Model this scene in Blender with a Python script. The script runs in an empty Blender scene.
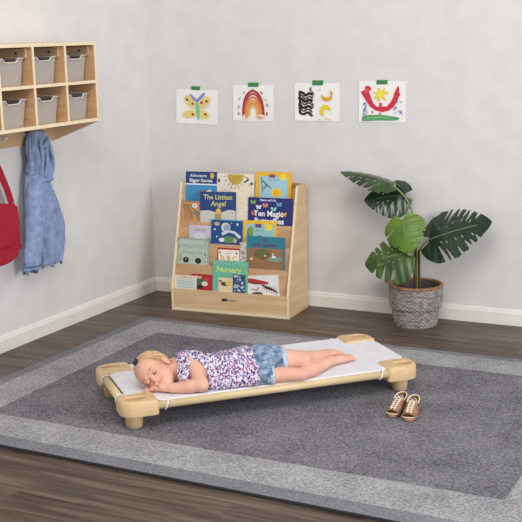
import bpy, bmesh, math, random
import numpy as np
from mathutils import Matrix, Vector, Euler, noise as mnoise

random.seed(7)
PI = math.pi
SC = bpy.context.scene
COL = SC.collection

# ---------------------------------------------------------------- camera
F_PX = 1100.0
yaw, pitch, roll = [math.radians(v) for v in (27.0, 11.8, 1.3)]
fwd = Vector((-math.sin(yaw) * math.cos(pitch), math.cos(yaw) * math.cos(pitch), -math.sin(pitch)))
rgt = Vector((math.cos(yaw), math.sin(yaw), 0))
dwn = fwd.cross(rgt)
r2 = math.cos(roll) * rgt + math.sin(roll) * dwn
d2 = -math.sin(roll) * rgt + math.cos(roll) * dwn
cam_data = bpy.data.cameras.new('camera')
cam_data.sensor_width = 36.0
cam_data.lens = F_PX / 522.0 * 36.0
cam = bpy.data.objects.new('camera', cam_data)
COL.objects.link(cam)
M3 = Matrix((r2, -d2, -fwd)).transposed()
cam.matrix_world = Matrix.Translation((3.700, -5.782, 1.6)) @ M3.to_4x4()
SC.camera = cam

# ---------------------------------------------------------------- light
world = bpy.data.worlds.new('studio_daylight')
SC.world = world
world.use_nodes = True
wnt = world.node_tree
wtc = wnt.nodes.new('ShaderNodeTexCoord'); wsx = wnt.nodes.new('ShaderNodeSeparateXYZ'); wcr = wnt.nodes.new('ShaderNodeValToRGB')
wcr.color_ramp.elements[0].position = 0.0; wcr.color_ramp.elements[0].color = (0.96, 0.97, 1.0, 1)
wcr.color_ramp.elements[1].position = 0.9; wcr.color_ramp.elements[1].color = (0.42, 0.42, 0.43, 1)
wnt.links.new(wtc.outputs['Generated'], wsx.inputs[0]); wnt.links.new(wsx.outputs['Z'], wcr.inputs['Fac'])
wnt.links.new(wcr.outputs['Color'], wnt.nodes['Background'].inputs[0])
wnt.nodes['Background'].inputs[1].default_value = 0.80


def area(name, loc, target, size, power, color=(1, 1, 1)):
    l = bpy.data.lights.new(name, 'AREA')
    l.shape = 'SQUARE'; l.size = size; l.energy = power; l.color = color
    o = bpy.data.objects.new(name, l); COL.objects.link(o)
    o.location = loc
    o.rotation_euler = (Vector(target) - Vector(loc)).to_track_quat('-Z', 'Y').to_euler()
    return o


area('ceiling_light', (2.6, -4.4, 3.8), (1.4, -0.9, 0.4), 2.0, 88, (1, 0.985, 0.965))
area('window_light', (7.0, -4.0, 2.1), (0.0, -1.7, 1.1), 2.2, 205, (0.97, 0.985, 1))

SC.view_settings.view_transform = 'Standard'
SC.view_settings.look = 'None'
SC.view_settings.exposure = 0.0
SC.view_settings.gamma = 1.0
SC.view_settings.use_curve_mapping = False


# ---------------------------------------------------------------- materials
def lin(c):
    return tuple(((v / 255) / 12.92 if v / 255 <= 0.04045 else ((v / 255 + 0.055) / 1.055) ** 2.4) for v in c) + (1.0,)


MATS = {}


def mat(name, rgb, rough=0.6, rgb2=None, scale=(8, 8, 8), detail=4, bump=0.0, bump_scale=None, spec=0.5, metal=0.0, alpha=1.0, lo=0.35, hi=0.65, trans=0.0, sss=0.0):
    if name in MATS:
        return MATS[name]
    m = bpy.data.materials.new(name); m.use_nodes = True
    nt = m.node_tree; b = nt.nodes['Principled BSDF']
    b.inputs['Roughness'].default_value = rough
    b.inputs['Metallic'].default_value = metal
    b.inputs['Specular IOR Level'].default_value = spec
    b.inputs['Alpha'].default_value = alpha
    b.inputs['Transmission Weight'].default_value = trans
    if sss:
        b.inputs['Subsurface Weight'].default_value = sss
        b.inputs['Subsurface Radius'].default_value = (0.012, 0.004, 0.002)
        b.inputs['Subsurface Scale'].default_value = 1.0
    tc = nt.nodes.new('ShaderNodeTexCoord'); mp = nt.nodes.new('ShaderNodeMapping')
    mp.inputs['Scale'].default_value = scale
    nt.links.new(tc.outputs['Object'], mp.inputs['Vector'])
    nz = nt.nodes.new('ShaderNodeTexNoise'); nz.inputs['Scale'].default_value = 1.0; nz.inputs['Detail'].default_value = detail
    nt.links.new(mp.outputs[0], nz.inputs['Vector'])
    cr = nt.nodes.new('ShaderNodeValToRGB')
    cr.color_ramp.elements[0].position = lo; cr.color_ramp.elements[1].position = hi
    cr.color_ramp.elements[0].color = lin(rgb)
    cr.color_ramp.elements[1].color = lin(rgb2 or tuple(min(255, v * 1.03) for v in rgb))
    nt.links.new(nz.outputs['Fac'], cr.inputs['Fac'])
    nt.links.new(cr.outputs['Color'], b.inputs['Base Color'])
    if bump:
        bp = nt.nodes.new('ShaderNodeBump'); bp.inputs['Strength'].default_value = bump; bp.inputs['Distance'].default_value = 0.002
        n2 = nt.nodes.new('ShaderNodeTexNoise'); n2.inputs['Detail'].default_value = 3
        n2.inputs['Scale'].default_value = bump_scale or 200
        nt.links.new(tc.outputs['Object'], n2.inputs['Vector'])
        nt.links.new(n2.outputs['Fac'], bp.inputs['Height']); nt.links.new(bp.outputs['Normal'], b.inputs['Normal'])
    MATS[name] = m
    return m


WALL = mat('wall_paint', (219, 216, 214), 0.9, bump=0.05, bump_scale=300, spec=0.2)
TRIM = mat('trim_paint', (232, 228, 220), 0.5)
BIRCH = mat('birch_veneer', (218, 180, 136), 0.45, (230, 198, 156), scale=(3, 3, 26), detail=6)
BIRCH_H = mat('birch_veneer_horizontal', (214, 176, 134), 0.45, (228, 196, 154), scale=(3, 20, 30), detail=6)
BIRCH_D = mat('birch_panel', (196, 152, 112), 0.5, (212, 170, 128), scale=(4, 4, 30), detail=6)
EDGE = mat('birch_edge', (232, 212, 172), 0.5, (242, 226, 190), scale=(60, 60, 60))
HOOKBOARD = mat('hook_board_veneer', (196, 164, 128), 0.5, (208, 176, 140), scale=(20, 3, 20), detail=6)


def floor_material():
    m = bpy.data.materials.new('dark_wood_planks'); m.use_nodes = True
    nt = m.node_tree; b = nt.nodes['Principled BSDF']
    tc = nt.nodes.new('ShaderNodeTexCoord')
    br = nt.nodes.new('ShaderNodeTexBrick')
    br.offset = 0.37; br.inputs['Scale'].default_value = 1.0
    br.inputs['Brick Width'].default_value = 1.22; br.inputs['Row Height'].default_value = 0.178
    br.inputs['Mortar Size'].default_value = 0.0012; br.inputs['Mortar Smooth'].default_value = 0.2
    br.inputs['Color1'].default_value = (0.25, 0.25, 0.25, 1); br.inputs['Color2'].default_value = (0.8, 0.8, 0.8, 1)
    br.inputs['Mortar'].default_value = (0, 0, 0, 1)
    nt.links.new(tc.outputs['Object'], br.inputs['Vector'])
    # grain, shifted per plank
    add = nt.nodes.new('ShaderNodeVectorMath'); add.operation = 'ADD'
    sc = nt.nodes.new('ShaderNodeVectorMath'); sc.operation = 'SCALE'; sc.inputs['Scale'].default_value = 9.0
    nt.links.new(br.outputs['Color'], sc.inputs[0])
    nt.links.new(tc.outputs['Object'], add.inputs[0]); nt.links.new(sc.outputs[0], add.inputs[1])
    mp = nt.nodes.new('ShaderNodeMapping'); mp.inputs['Scale'].default_value = (1.6, 22, 1)
    nt.links.new(add.outputs[0], mp.inputs['Vector'])
    n1 = nt.nodes.new('ShaderNodeTexNoise'); n1.inputs['Scale'].default_value = 1.0; n1.inputs['Detail'].default_value = 8; n1.inputs['Distortion'].default_value = 1.2
    nt.links.new(mp.outputs[0], n1.inputs['Vector'])
    mp2 = nt.nodes.new('ShaderNodeMapping'); mp2.inputs['Scale'].default_value = (1.2, 5, 1)
    nt.links.new(add.outputs[0], mp2.inputs['Vector'])
    n2 = nt.nodes.new('ShaderNodeTexNoise'); n2.inputs['Scale'].default_value = 1.3; n2.inputs['Detail'].default_value = 3
    nt.links.new(mp2.outputs[0], n2.inputs['Vector'])
    mx = nt.nodes.new('ShaderNodeMath'); mx.operation = 'MULTIPLY_ADD'; mx.inputs[1].default_value = 0.75
    nt.links.new(n1.outputs['Fac'], mx.inputs[0])
    m3 = nt.nodes.new('ShaderNodeMath'); m3.operation = 'MULTIPLY'; m3.inputs[1].default_value = 0.25
    nt.links.new(n2.outputs['Fac'], m3.inputs[0]); nt.links.new(m3.outputs[0], mx.inputs[2])
    cr = nt.nodes.new('ShaderNodeValToRGB')
    e = cr.color_ramp.elements
    e[0].position = 0.33; e[0].color = lin((52, 41, 35)); e[1].position = 0.66; e[1].color = lin((122, 106, 92))
    k = e.new(0.5); k.color = lin((88, 74, 63))
    nt.links.new(mx.outputs[0], cr.inputs['Fac'])
    # plank tint
    mr = nt.nodes.new('ShaderNodeMapRange'); mr.inputs['From Min'].default_value = 0.0; mr.inputs['From Max'].default_value = 0.8
    mr.inputs['To Min'].default_value = 0.72; mr.inputs['To Max'].default_value = 1.06
    nt.links.new(br.outputs['Color'], mr.inputs['Value'])
    hs = nt.nodes.new('ShaderNodeVectorMath'); hs.operation = 'SCALE'
    nt.links.new(cr.outputs['Color'], hs.inputs[0]); nt.links.new(mr.outputs[0], hs.inputs['Scale'])
    nt.links.new(hs.outputs[0], b.inputs['Base Color'])
    b.inputs['Roughness'].default_value = 0.42
    b.inputs['Specular IOR Level'].default_value = 0.4
    bp = nt.nodes.new('ShaderNodeBump'); bp.inputs['Strength'].default_value = 0.25; bp.inputs['Distance'].default_value = 0.002
    nt.links.new(n1.outputs['Fac'], bp.inputs['Height']); nt.links.new(bp.outputs['Normal'], b.inputs['Normal'])
    return m


def rug_material(name, c1, c2):
    m = bpy.data.materials.new(name); m.use_nodes = True
    nt = m.node_tree; b = nt.nodes['Principled BSDF']; b.inputs['Roughness'].default_value = 1.0
    b.inputs['Specular IOR Level'].default_value = 0.05
    tc = nt.nodes.new('ShaderNodeTexCoord')
    n1 = nt.nodes.new('ShaderNodeTexNoise'); n1.inputs['Scale'].default_value = 95; n1.inputs['Detail'].default_value = 2
    n2 = nt.nodes.new('ShaderNodeTexNoise'); n2.inputs['Scale'].default_value = 4.5; n2.inputs['Detail'].default_value = 5; n2.inputs['Roughness'].default_value = 0.65
    for n in (n1, n2):
        nt.links.new(tc.outputs['Object'], n.inputs['Vector'])
    a = nt.nodes.new('ShaderNodeMath'); a.operation = 'MULTIPLY'; a.inputs[1].default_value = 0.66
    c = nt.nodes.new('ShaderNodeMath'); c.operation = 'MULTIPLY_ADD'; c.inputs[1].default_value = 0.34
    nt.links.new(n1.outputs['Fac'], a.inputs[0]); nt.links.new(n2.outputs['Fac'], c.inputs[0]); nt.links.new(a.outputs[0], c.inputs[2])
    cr = nt.nodes.new('ShaderNodeValToRGB')
    cr.color_ramp.elements[0].position = 0.36; cr.color_ramp.elements[1].position = 0.64
    cr.color_ramp.elements[0].color = lin(c1); cr.color_ramp.elements[1].color = lin(c2)
    nt.links.new(c.outputs[0], cr.inputs['Fac']); nt.links.new(cr.outputs['Color'], b.inputs['Base Color'])
    bp = nt.nodes.new('ShaderNodeBump'); bp.inputs['Strength'].default_value = 0.5; bp.inputs['Distance'].default_value = 0.004
    nt.links.new(n1.outputs['Fac'], bp.inputs['Height']); nt.links.new(bp.outputs['Normal'], b.inputs['Normal'])
    return m


# ---------------------------------------------------------------- mesh helpers
class MB:
    """collects shapes of ONE mesh"""
    def __init__(self):
        self.v = []; self.f = []; self.m = []

    def add(self, vs, fs, mi=0, M=None):
        o = len(self.v)
        self.v += [tuple(M @ Vector(p)) if M is not None else tuple(p) for p in vs]
        self.f += [tuple(i + o for i in f) for f in fs]
        self.m += [mi] * len(fs)
        return self

    def box(self, lo, hi, mi=0, M=None):
        x0, y0, z0 = lo; x1, y1, z1 = hi
        vs = [(x0, y0, z0), (x1, y0, z0), (x1, y1, z0), (x0, y1, z0), (x0, y0, z1), (x1, y0, z1), (x1, y1, z1), (x0, y1, z1)]
        fs = [(0, 3, 2, 1), (4, 5, 6, 7), (0, 1, 5, 4), (1, 2, 6, 5), (2, 3, 7, 6), (3, 0, 4, 7)]
        return self.add(vs, fs, mi, M)

    def prism(self, pts, a, b, axis=0, mi=0, M=None):
        """polygon pts (2D) extruded along axis from a to b"""
        def P(p, t):
            return {0: (t, p[0], p[1]), 1: (p[0], t, p[1]), 2: (p[0], p[1], t)}[axis]
        n = len(pts)
        vs = [P(p, a) for p in pts] + [P(p, b) for p in pts]
        fs = [tuple(range(n))[::-1], tuple(range(n, 2 * n))] + [(i, (i + 1) % n, n + (i + 1) % n, n + i) for i in range(n)]
        return self.add(vs, fs, mi, M)

    def tube(self, pts, rad, n=8, mi=0, cap=True, flat=None):
        pts = [Vector(p) for p in pts]
        rs = rad if isinstance(rad, (list, tuple)) else [rad] * len(pts)
        vs = []; fs = []
        up = Vector((0, 0, 1))
        prev = None
        for i, p in enumerate(pts):
            t = (pts[min(i + 1, len(pts) - 1)] - pts[max(i - 1, 0)]).normalized()
            if prev is None:
                a = up if abs(t.dot(up)) < 0.9 else Vector((1, 0, 0))
                x = t.cross(a).normalized()
            else:
                x = (prev - t * prev.dot(t)).normalized()
            prev = x; y = t.cross(x)
            for k in range(n):
                an = 2 * PI * k / n
                vs.append(p + x * math.cos(an) * rs[i] + y * math.sin(an) * rs[i] * (flat or 1))
        for i in range(len(pts) - 1):
            for k in range(n):
                fs.append((i * n + k, i * n + (k + 1) % n, (i + 1) * n + (k + 1) % n, (i + 1) * n + k))
        if cap:
            fs.append(tuple(range(n))[::-1]); fs.append(tuple((len(pts) - 1) * n + k for k in range(n)))
        return self.add(vs, fs, mi)

    def lathe(self, prof, n=32, mi=0, M=None, close=True):
        vs = [(r * math.cos(2 * PI * k / n), r * math.sin(2 * PI * k / n), z) for r, z in prof for k in range(n)]
        fs = [(i * n + k, i * n + (k + 1) % n, (i + 1) * n + (k + 1) % n, (i + 1) * n + k) for i in range(len(prof) - 1) for k in range(n)]
        if close:
            fs.append(tuple(range(n))[::-1]); fs.append(tuple((len(prof) - 1) * n + k for k in range(n)))
        return self.add(vs, fs, mi, M)

    def grid(self, rows, closed=False, mi=0, caps=False):
        n = len(rows[0]); o = [p for r in rows for p in r]
        fs = []
        for i in range(len(rows) - 1):
            for k in range(n if closed else n - 1):
                fs.append((i * n + k, i * n + (k + 1) % n, (i + 1) * n + (k + 1) % n, (i + 1) * n + k))
        if caps:
            fs.append(tuple(range(n))[::-1]); fs.append(tuple((len(rows) - 1) * n + k for k in range(n)))
        return self.add(o, fs, mi)

    def build(self, name, mats, parent=None, smooth=False, bevel=0, sub=0, solid=0, loc=None, seg=2):
        me = bpy.data.meshes.new(name)
        me.from_pydata([tuple(p) for p in self.v], [], self.f)
        mats = mats if isinstance(mats, (list, tuple)) else [mats]
        for m_ in mats:
            me.materials.append(m_)
        me.polygons.foreach_set('material_index', self.m)
        bm = bmesh.new(); bm.from_mesh(me); bmesh.ops.recalc_face_normals(bm, faces=bm.faces); bm.to_mesh(me); bm.free()
        if smooth:
            me.polygons.foreach_set('use_smooth', [True] * len(me.polygons))
        me.update()
        o = bpy.data.objects.new(name, me); COL.objects.link(o)
        if parent is not None:
            o.parent = parent
        if loc:
            o.location = loc
        if bevel:
            b = o.modifiers.new('bevel', 'BEVEL'); b.width = bevel; b.segments = seg; b.limit_method = 'ANGLE'; b.angle_limit = math.radians(40)
            if smooth is False:
                pass
        if solid:
            s = o.modifiers.new('solidify', 'SOLIDIFY'); s.thickness = solid; s.offset = 0
        if sub:
            s = o.modifiers.new('sub', 'SUBSURF'); s.levels = sub; s.render_levels = sub
        return o


def tag(o, label, cat, group=None, kind=None):
    o['label'] = label; o['category'] = cat
    if group: o['group'] = group
    if kind: o['kind'] = kind
    return o


def thing(name, label, cat, loc=(0, 0, 0), rotz=0.0, group=None):
    o = bpy.data.objects.new(name, None); COL.objects.link(o)
    o.empty_display_size = 0.1
    o.location = loc; o.rotation_euler = (0, 0, rotz)
    return tag(o, label, cat, group)


def struct(o):
    o['kind'] = 'structure'
    return o


def text_mesh(body, size, shear=0.0, bold=0.0, spacing=1.0):
    cu = bpy.data.curves.new('lettering', 'FONT'); cu.body = body; cu.size = size; cu.shear = shear
    cu.align_x = 'CENTER'; cu.align_y = 'CENTER'; cu.offset = bold; cu.space_character = spacing
    cu.resolution_u = 3
    o = bpy.data.objects.new('lettering', cu); COL.objects.link(o)
    bpy.context.view_layer.update()
    dg = bpy.context.evaluated_depsgraph_get()
    me = o.evaluated_get(dg).to_mesh()
    vs = [tuple(v.co) for v in me.vertices]; fs = [tuple(p.vertices) for p in me.polygons]
    o.evaluated_get(dg).to_mesh_clear()
    bpy.data.objects.remove(o); bpy.data.curves.remove(cu)
    return vs, fs


def flat(rgb, rough=0.7):
    return mat('paint_%d_%d_%d' % rgb, rgb, rough)


class Art:
    """flat painted shapes lying on a sheet; local x right, z up, facing -y"""
    def __init__(self, y=-0.0004, step=0.00018):
        self.mb = MB(); self.mats = []; self.y = y; self.step = step; self.k = 0

    def mi(self, rgb):
        m = flat(rgb)
        if m not in self.mats:
            self.mats.append(m)
        return self.mats.index(m)

    def poly(self, pts, rgb):
        self.k += 1
        y = self.y - self.step * self.k
        self.mb.add([(p[0], y, p[1]) for p in pts], [tuple(range(len(pts)))], self.mi(rgb)); return self

    def rect(self, x0, z0, x1, z1, rgb):
        return self.poly([(x0, z0), (x1, z0), (x1, z1), (x0, z1)], rgb)

    def ell(self, x, z, a, b, rgb, rot=0.0, n=18, jag=0.0):
        c, s = math.cos(rot), math.sin(rot); P = []
        for i in range(n):
            t = 2 * PI * i / n; k = 1 + jag * random.uniform(-1, 1)
            px, pz = a * k * math.cos(t), b * k * math.sin(t)
            P.append((x + px * c - pz * s, z + px * s + pz * c))
        return self.poly(P, rgb)

    def stroke(self, pts, w, rgb, jag=0.0):
        """band along pts"""
        self.k += 1; y = self.y - self.step * self.k
        L = []; n = len(pts)
        for i, p in enumerate(pts):
            a = pts[max(0, i - 1)]; b = pts[min(n - 1, i + 1)]
            dx, dz = b[0] - a[0], b[1] - a[1]; l = math.hypot(dx, dz) or 1
            ww = (w[i] if isinstance(w, (list, tuple)) else w) * 0.5 * (1 + jag * random.uniform(-1, 1))
            L.append(((p[0] - dz / l * ww, y, p[1] + dx / l * ww), (p[0] + dz / l * ww, y, p[1] - dx / l * ww)))
        vs = [q for pr in L for q in pr]
        self.mb.add(vs, [(2 * i, 2 * i + 1, 2 * i + 3, 2 * i + 2) for i in range(n - 1)], self.mi(rgb)); return self

    def text(self, body, x, z, size, rgb, shear=0.0, bold=0.0, rot=0.0, spacing=1.0):
        self.k += 1; y = self.y - self.step * self.k
        vs, fs = text_mesh(body, size, shear, bold, spacing)
        c, s = math.cos(rot), math.sin(rot)
        self.mb.add([(x + a * c - b * s, y, z + a * s + b * c) for a, b, _ in vs], fs, self.mi(rgb)); return self

    def build(self, name, parent):
        return self.mb.build(name, self.mats, parent)


# ---------------------------------------------------------------- room
struct(MB().box((-0.12, -9.0, -0.06), (7.5, 0.12, 0.0)).build('floor', floor_material()))
struct(MB().box((-0.12, 0.0, 0.0), (7.5, 0.12, 2.75)).build('wall_back', WALL))
struct(MB().box((-0.12, -7.2, 0.0), (0.0, 0.0, 2.75)).build('wall_left', WALL))


def baseboard_profile(h=0.088, t=0.014):
    return [(0, 0), (t, 0), (t, h - 0.022), (t - 0.003, h - 0.016), (t - 0.005, h - 0.006), (t - 0.009, h), (0, h)]


struct(MB().prism([(-a, b) for a, b in baseboard_profile()], 0.0, 7.5, 0).build('baseboard_back', TRIM, bevel=0.001))
struct(MB().prism(baseboard_profile(), -7.2, 0.0, 1).build('baseboard_left', TRIM, bevel=0.001))

# ---------------------------------------------------------------- rug
rug = thing('area_rug', 'large grey area rug with darker middle and pale border lying on the wood floor', 'rug', (0, 0, 0))
R_OUT = [(0.302, -2.565), (3.16, -2.60), (3.16, -0.645), (0.325, -0.645)]
R_LIT = [(0.372, -2.480), (3.09, -2.515), (3.09, -0.700), (0.392, -0.700)]
R_IN = [(0.588, -2.285), (2.832, -2.285), (2.842, -0.905), (0.572, -0.905)]


def ring(mb, a, b, z, mi=0, n=24):
    for i in range(4):
        p, q, s, t = a[i], a[(i + 1) % 4], b[(i + 1) % 4], b[i]
        mb.add([(p[0], p[1], z), (q[0], q[1], z), (s[0], s[1], z), (t[0], t[1], z)], [(0, 1, 2, 3)], mi)


RUGD = rug_material('rug_pile_dark', (88, 86, 92), (146, 144, 148))
RUGL = rug_material('rug_pile_light', (128, 127, 130), (182, 181, 182))
RUGE = rug_material('rug_pile_edge', (112, 111, 116), (144, 143, 147))
RUGB = mat('rug_binding', (44, 43, 46), 0.95)
cx_, cy_ = 1.7, -1.6
mb = MB(); mb.prism([(p[0], p[1]) for p in R_OUT], 0.0008, 0.0105, 2); mb.build('backing', RUGB, rug, bevel=0.002)
mb = MB(); ring(mb, [(p[0] + (0.004 if p[0] < cx_ else -0.004), p[1] + (0.004 if p[1] < cy_ else -0.004)) for p in R_OUT], R_LIT, 0.0125); mb.build('edge_band', RUGE, rug)
mb = MB(); ring(mb, R_LIT, R_IN, 0.013); mb.build('border', RUGL, rug)
mb = MB(); mb.add([(p[0], p[1], 0.0128) for p in R_IN], [(0, 1, 2, 3)]); mb.build('middle_field', RUGD, rug)

# ---------------------------------------------------------------- wall cubby
CUB_D = 0.30; CT = 0.017
y_far = -0.955; colw = 0.256; ncol = 4; zt, zb = 1.567, 1.156
cub = thing('wall_cubby', 'birch wall cubby shelf with two rows of compartments over a hook rail', 'shelf', (0, y_far, zb))
L = colw * ncol + CT


def cbox(name, lo, hi, m=BIRCH, par=cub, bev=0.0015):
    return MB().box(lo, hi).build(name, m, par, bevel=bev)


H = zt - zb
cbox('top_board', (0.001, -L, H - CT), (CUB_D, 0, H), BIRCH_H)
cbox('bottom_board', (0.001, -L, 0), (CUB_D, 0, CT), BIRCH_H)
ZM = 0.198
cbox('middle_board', (0.012, -L + CT, ZM), (CUB_D - 0.002, -CT, ZM + CT * 0.9), BIRCH_H)
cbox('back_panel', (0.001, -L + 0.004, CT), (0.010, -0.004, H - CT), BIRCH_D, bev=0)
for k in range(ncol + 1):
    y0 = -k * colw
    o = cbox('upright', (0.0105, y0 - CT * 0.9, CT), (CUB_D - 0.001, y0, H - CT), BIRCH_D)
# pale ply front edges
mb = MB()
for z0, z1 in ((0, CT), (ZM, ZM + CT * 0.9), (H - CT, H)):
    mb.box((CUB_D, -L, z0), (CUB_D + 0.0015, 0, z1))
for k in range(ncol + 1):
    y0 = -k * colw
    mb.box((CUB_D, y0 - CT * 0.9, 0), (CUB_D + 0.0017, y0, H))
mb.build('front_edge_banding', EDGE, cub)
# rails on each upright with a screw
for k in range(ncol):
    for z0 in (H - CT - 0.052,):
        rl = cbox('bin_rail', (0.012, -k * colw - CT * 0.9 - 0.012, z0), (CUB_D - 0.03, -k * colw - CT * 0.9, z0 + 0.046), HOOKBOARD)
        MB().tube([(0.215, -k * colw - CT * 0.9 - 0.0115, z0 + 0.024), (0.215, -k * colw - CT * 0.9 - 0.015, z0 + 0.024)], 0.006, 12).build('screw', mat('dark_metal', (60, 50, 45), 0.4, metal=0.6), rl)
# end brackets and hook board underneath
for yy in (-0.001, -L + CT):
    MB().prism([(0.001, -0.001), (0.001, -0.108), (0.012, -0.108), (CUB_D, -0.001)], yy - CT, yy, 1).build('end_bracket', BIRCH, cub, bevel=0.001)
MB().box((0.001, -L + CT, -0.108), (0.016, -CT, -0.001)).build('hook_board', HOOKBOARD, cub, bevel=0.001)
HOOK = mat('hook_metal', (225, 222, 215), 0.3, metal=0.3)
for yy in (-1.218, -1.416, -1.614, -1.812):
    ly = yy - y_far
    m_ = MB().tube([(0.016, ly, -0.058), (0.02, ly, -0.058)], 0.014, 14)
    m_.tube([(0.018, ly, -0.058), (0.035, ly, -0.066), (0.05, ly, -0.062), (0.055, ly, -0.048)], [0.005, 0.005, 0.005, 0.006], 8)
    m_.build('coat_hook', HOOK, cub, smooth=True)

# bins
BIN = mat('clear_bin_plastic', (190, 180, 172), 0.25, alpha=0.72, spec=0.5)
BINR = mat('clear_bin_rim', (222, 216, 210), 0.25, alpha=0.85)


def make_bin():
    t = thing('storage_bin', '', 'bin')
    h = 0.128; wt, wb = 0.098, 0.080; dt, db = 0.225, 0.205
    th = 0.003
    m_ = MB()
    # front wall (towards +x) with hand scoop
    def front(x_top, x_bot, s):
        top = [(-wt, h), (-0.055, h), (-0.046, h - 0.012), (-0.036, h - 0.018), (0.036, h - 0.018), (0.046, h - 0.012), (0.055, h), (wt, h)]
        bot = [(-wb + (wt - wb) * 0, 0)]
        P = [(-wb, 0)] + [(p[0], p[1]) for p in top] + [(wb, 0)]
        vs = []
        for off in (0, -th):
            for (y, z) in P:
                x = x_bot + (x_top - x_bot) * z / h
                vs.append((x + off, y, z))
        n = len(P)
        m_.add(vs, [tuple(range(n)), tuple(range(n, 2 * n))[::-1]] + [(i, (i + 1) % n, n + (i + 1) % n, n + i) for i in range(n)])
    front(0.0, -0.008, 1)
    # sides, back, bottom
    for s in (-1, 1):
        m_.add([(-0.008, s * wb, 0), (0, s * wt, h), (-dt, s * wt, h), (-db, s * wb, 0),
                (-0.008, s * (wb - th), 0), (0, s * (wt - th), h), (-dt, s * (wt - th), h), (-db, s * (wb - th), 0)],
               [(0, 1, 2, 3), (7, 6, 5, 4), (0, 4, 5, 1), (1, 5, 6, 2), (2, 6, 7, 3), (3, 7, 4, 0)])
    m_.add([(-db, -wb, 0), (-db, wb, 0), (-dt, wt, h), (-dt, -wt, h), (-db + th, -wb, 0), (-db + th, wb, 0), (-dt + th, wt, h), (-dt + th, -wt, h)],
           [(0, 1, 2, 3), (7, 6, 5, 4), (0, 4, 5, 1), (1, 5, 6, 2), (2, 6, 7, 3), (3, 7, 4, 0)])
    m_.box((-db, -wb, -0.0), (-0.008, wb, 0.003))
    m_.build('bin_body', BIN, t)
    r_ = MB()
    pts = [(-wt - 0.003, h), (-0.056, h), (-0.046, h - 0.013), (-0.036, h - 0.018), (0.036, h - 0.018), (0.046, h - 0.013), (0.056, h), (wt + 0.003, h)]
    r_.tube([(0.003, p[0], p[1]) for p in pts], 0.0038, 8)
    for s in (-1, 1):
        r_.tube([(0.003, s * (wt + 0.003), h), (-dt, s * (wt + 0.003), h)], 0.0038, 8)
    r_.tube([(-dt, -wt, h), (-dt, wt, h)], 0.0038, 8)
    r_.build('rim', BINR, t, smooth=True)
    return t


def dup(root, loc, rotz=None, label=None, group=None):
    r = root.copy(); COL.objects.link(r); r.location = loc
    if rotz is not None: r.rotation_euler = (0, 0, rotz)
    if label: r['label'] = label
    if group: r['group'] = group
    for ch in list(root.children):
        c = ch.copy(); COL.objects.link(c); c.parent = r
        for g_ in ch.children:
            d = g_.copy(); COL.objects.link(d); d.parent = c
    return r


binp = make_bin()
names = {(0, 1): 'clear plastic bin in the top row of the wall cubby, nearest the room corner',
         (1, 1): 'clear plastic bin, middle one in the cubby top row',
         (2, 1): 'clear plastic bin at the left end of the cubby top row',
         (0, 0): 'clear plastic bin in the bottom row of the wall cubby, nearest the room corner',
         (1, 0): 'clear plastic bin in the bottom row of the cubby, right above the blue jacket',
         (2, 0): 'clear plastic bin at the left end of the cubby bottom row'}
first = True
for (k, rw), lb in names.items():
    yc = y_far - k * colw - (colw + CT * 0.9) / 2
    z_ = zb + (ZM + CT * 0.9 if rw else CT) + 0.0005
    if first:
        binp.location = (0.262, yc, z_); binp['label'] = lb; binp['group'] = 'clear bins in the wall cubby'; first = False
    else:
        dup(binp, (0.262, yc, z_), None, lb, 'clear bins in the wall cubby')

# ---------------------------------------------------------------- jacket on the hook
DENIM_J = mat('blue_chambray', (122, 140, 178), 0.85, (148, 166, 202), scale=(30, 30, 30), bump=0.25, bump_scale=90)


def loft(secs, n=48, folds=9, amp=0.12, seed=0, rows=40):
    """secs: (z, yc, halfwidth_y, xc, halfthick_x, fold strength)"""
    S = np.array(secs, float); z = S[:, 0]
    tt = np.linspace(0, 1, len(S)); T = np.linspace(0, 1, rows)
    C_ = [np.interp(T, tt, S[:, j]) for j in range(S.shape[1])]
    # smooth
    for j in range(1, S.shape[1]):
        a = C_[j].copy()
        for _ in range(3):
            a[1:-1] = (a[:-2] + 2 * a[1:-1] + a[2:]) / 4
        C_[j] = a
    rows_ = []
    for i in range(rows):
        zz, yc, hw, xc, ht, fs = [C_[j][i] for j in range(6)]
        R_ = []
        for k in range(n):
            th = 2 * PI * k / n
            nz = mnoise.noise(Vector((math.cos(th) * 1.6 + seed, math.sin(th) * 1.6, zz * 5 + seed)))
            f = 1 + amp * fs * (math.sin(folds * th + 9 * nz + seed) * 0.7 + nz * 1.2)
            x = xc + ht * math.sin(th) * f
            y = yc + hw * math.cos(th) * (1 + 0.25 * (f - 1))
            z2 = zz + 0.008 * fs * math.sin(5 * th + seed) * (1 if i == rows - 1 else 0)
            R_.append((max(x, 0.004), y, z2))
        rows_.append(R_)
    return rows_


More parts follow.
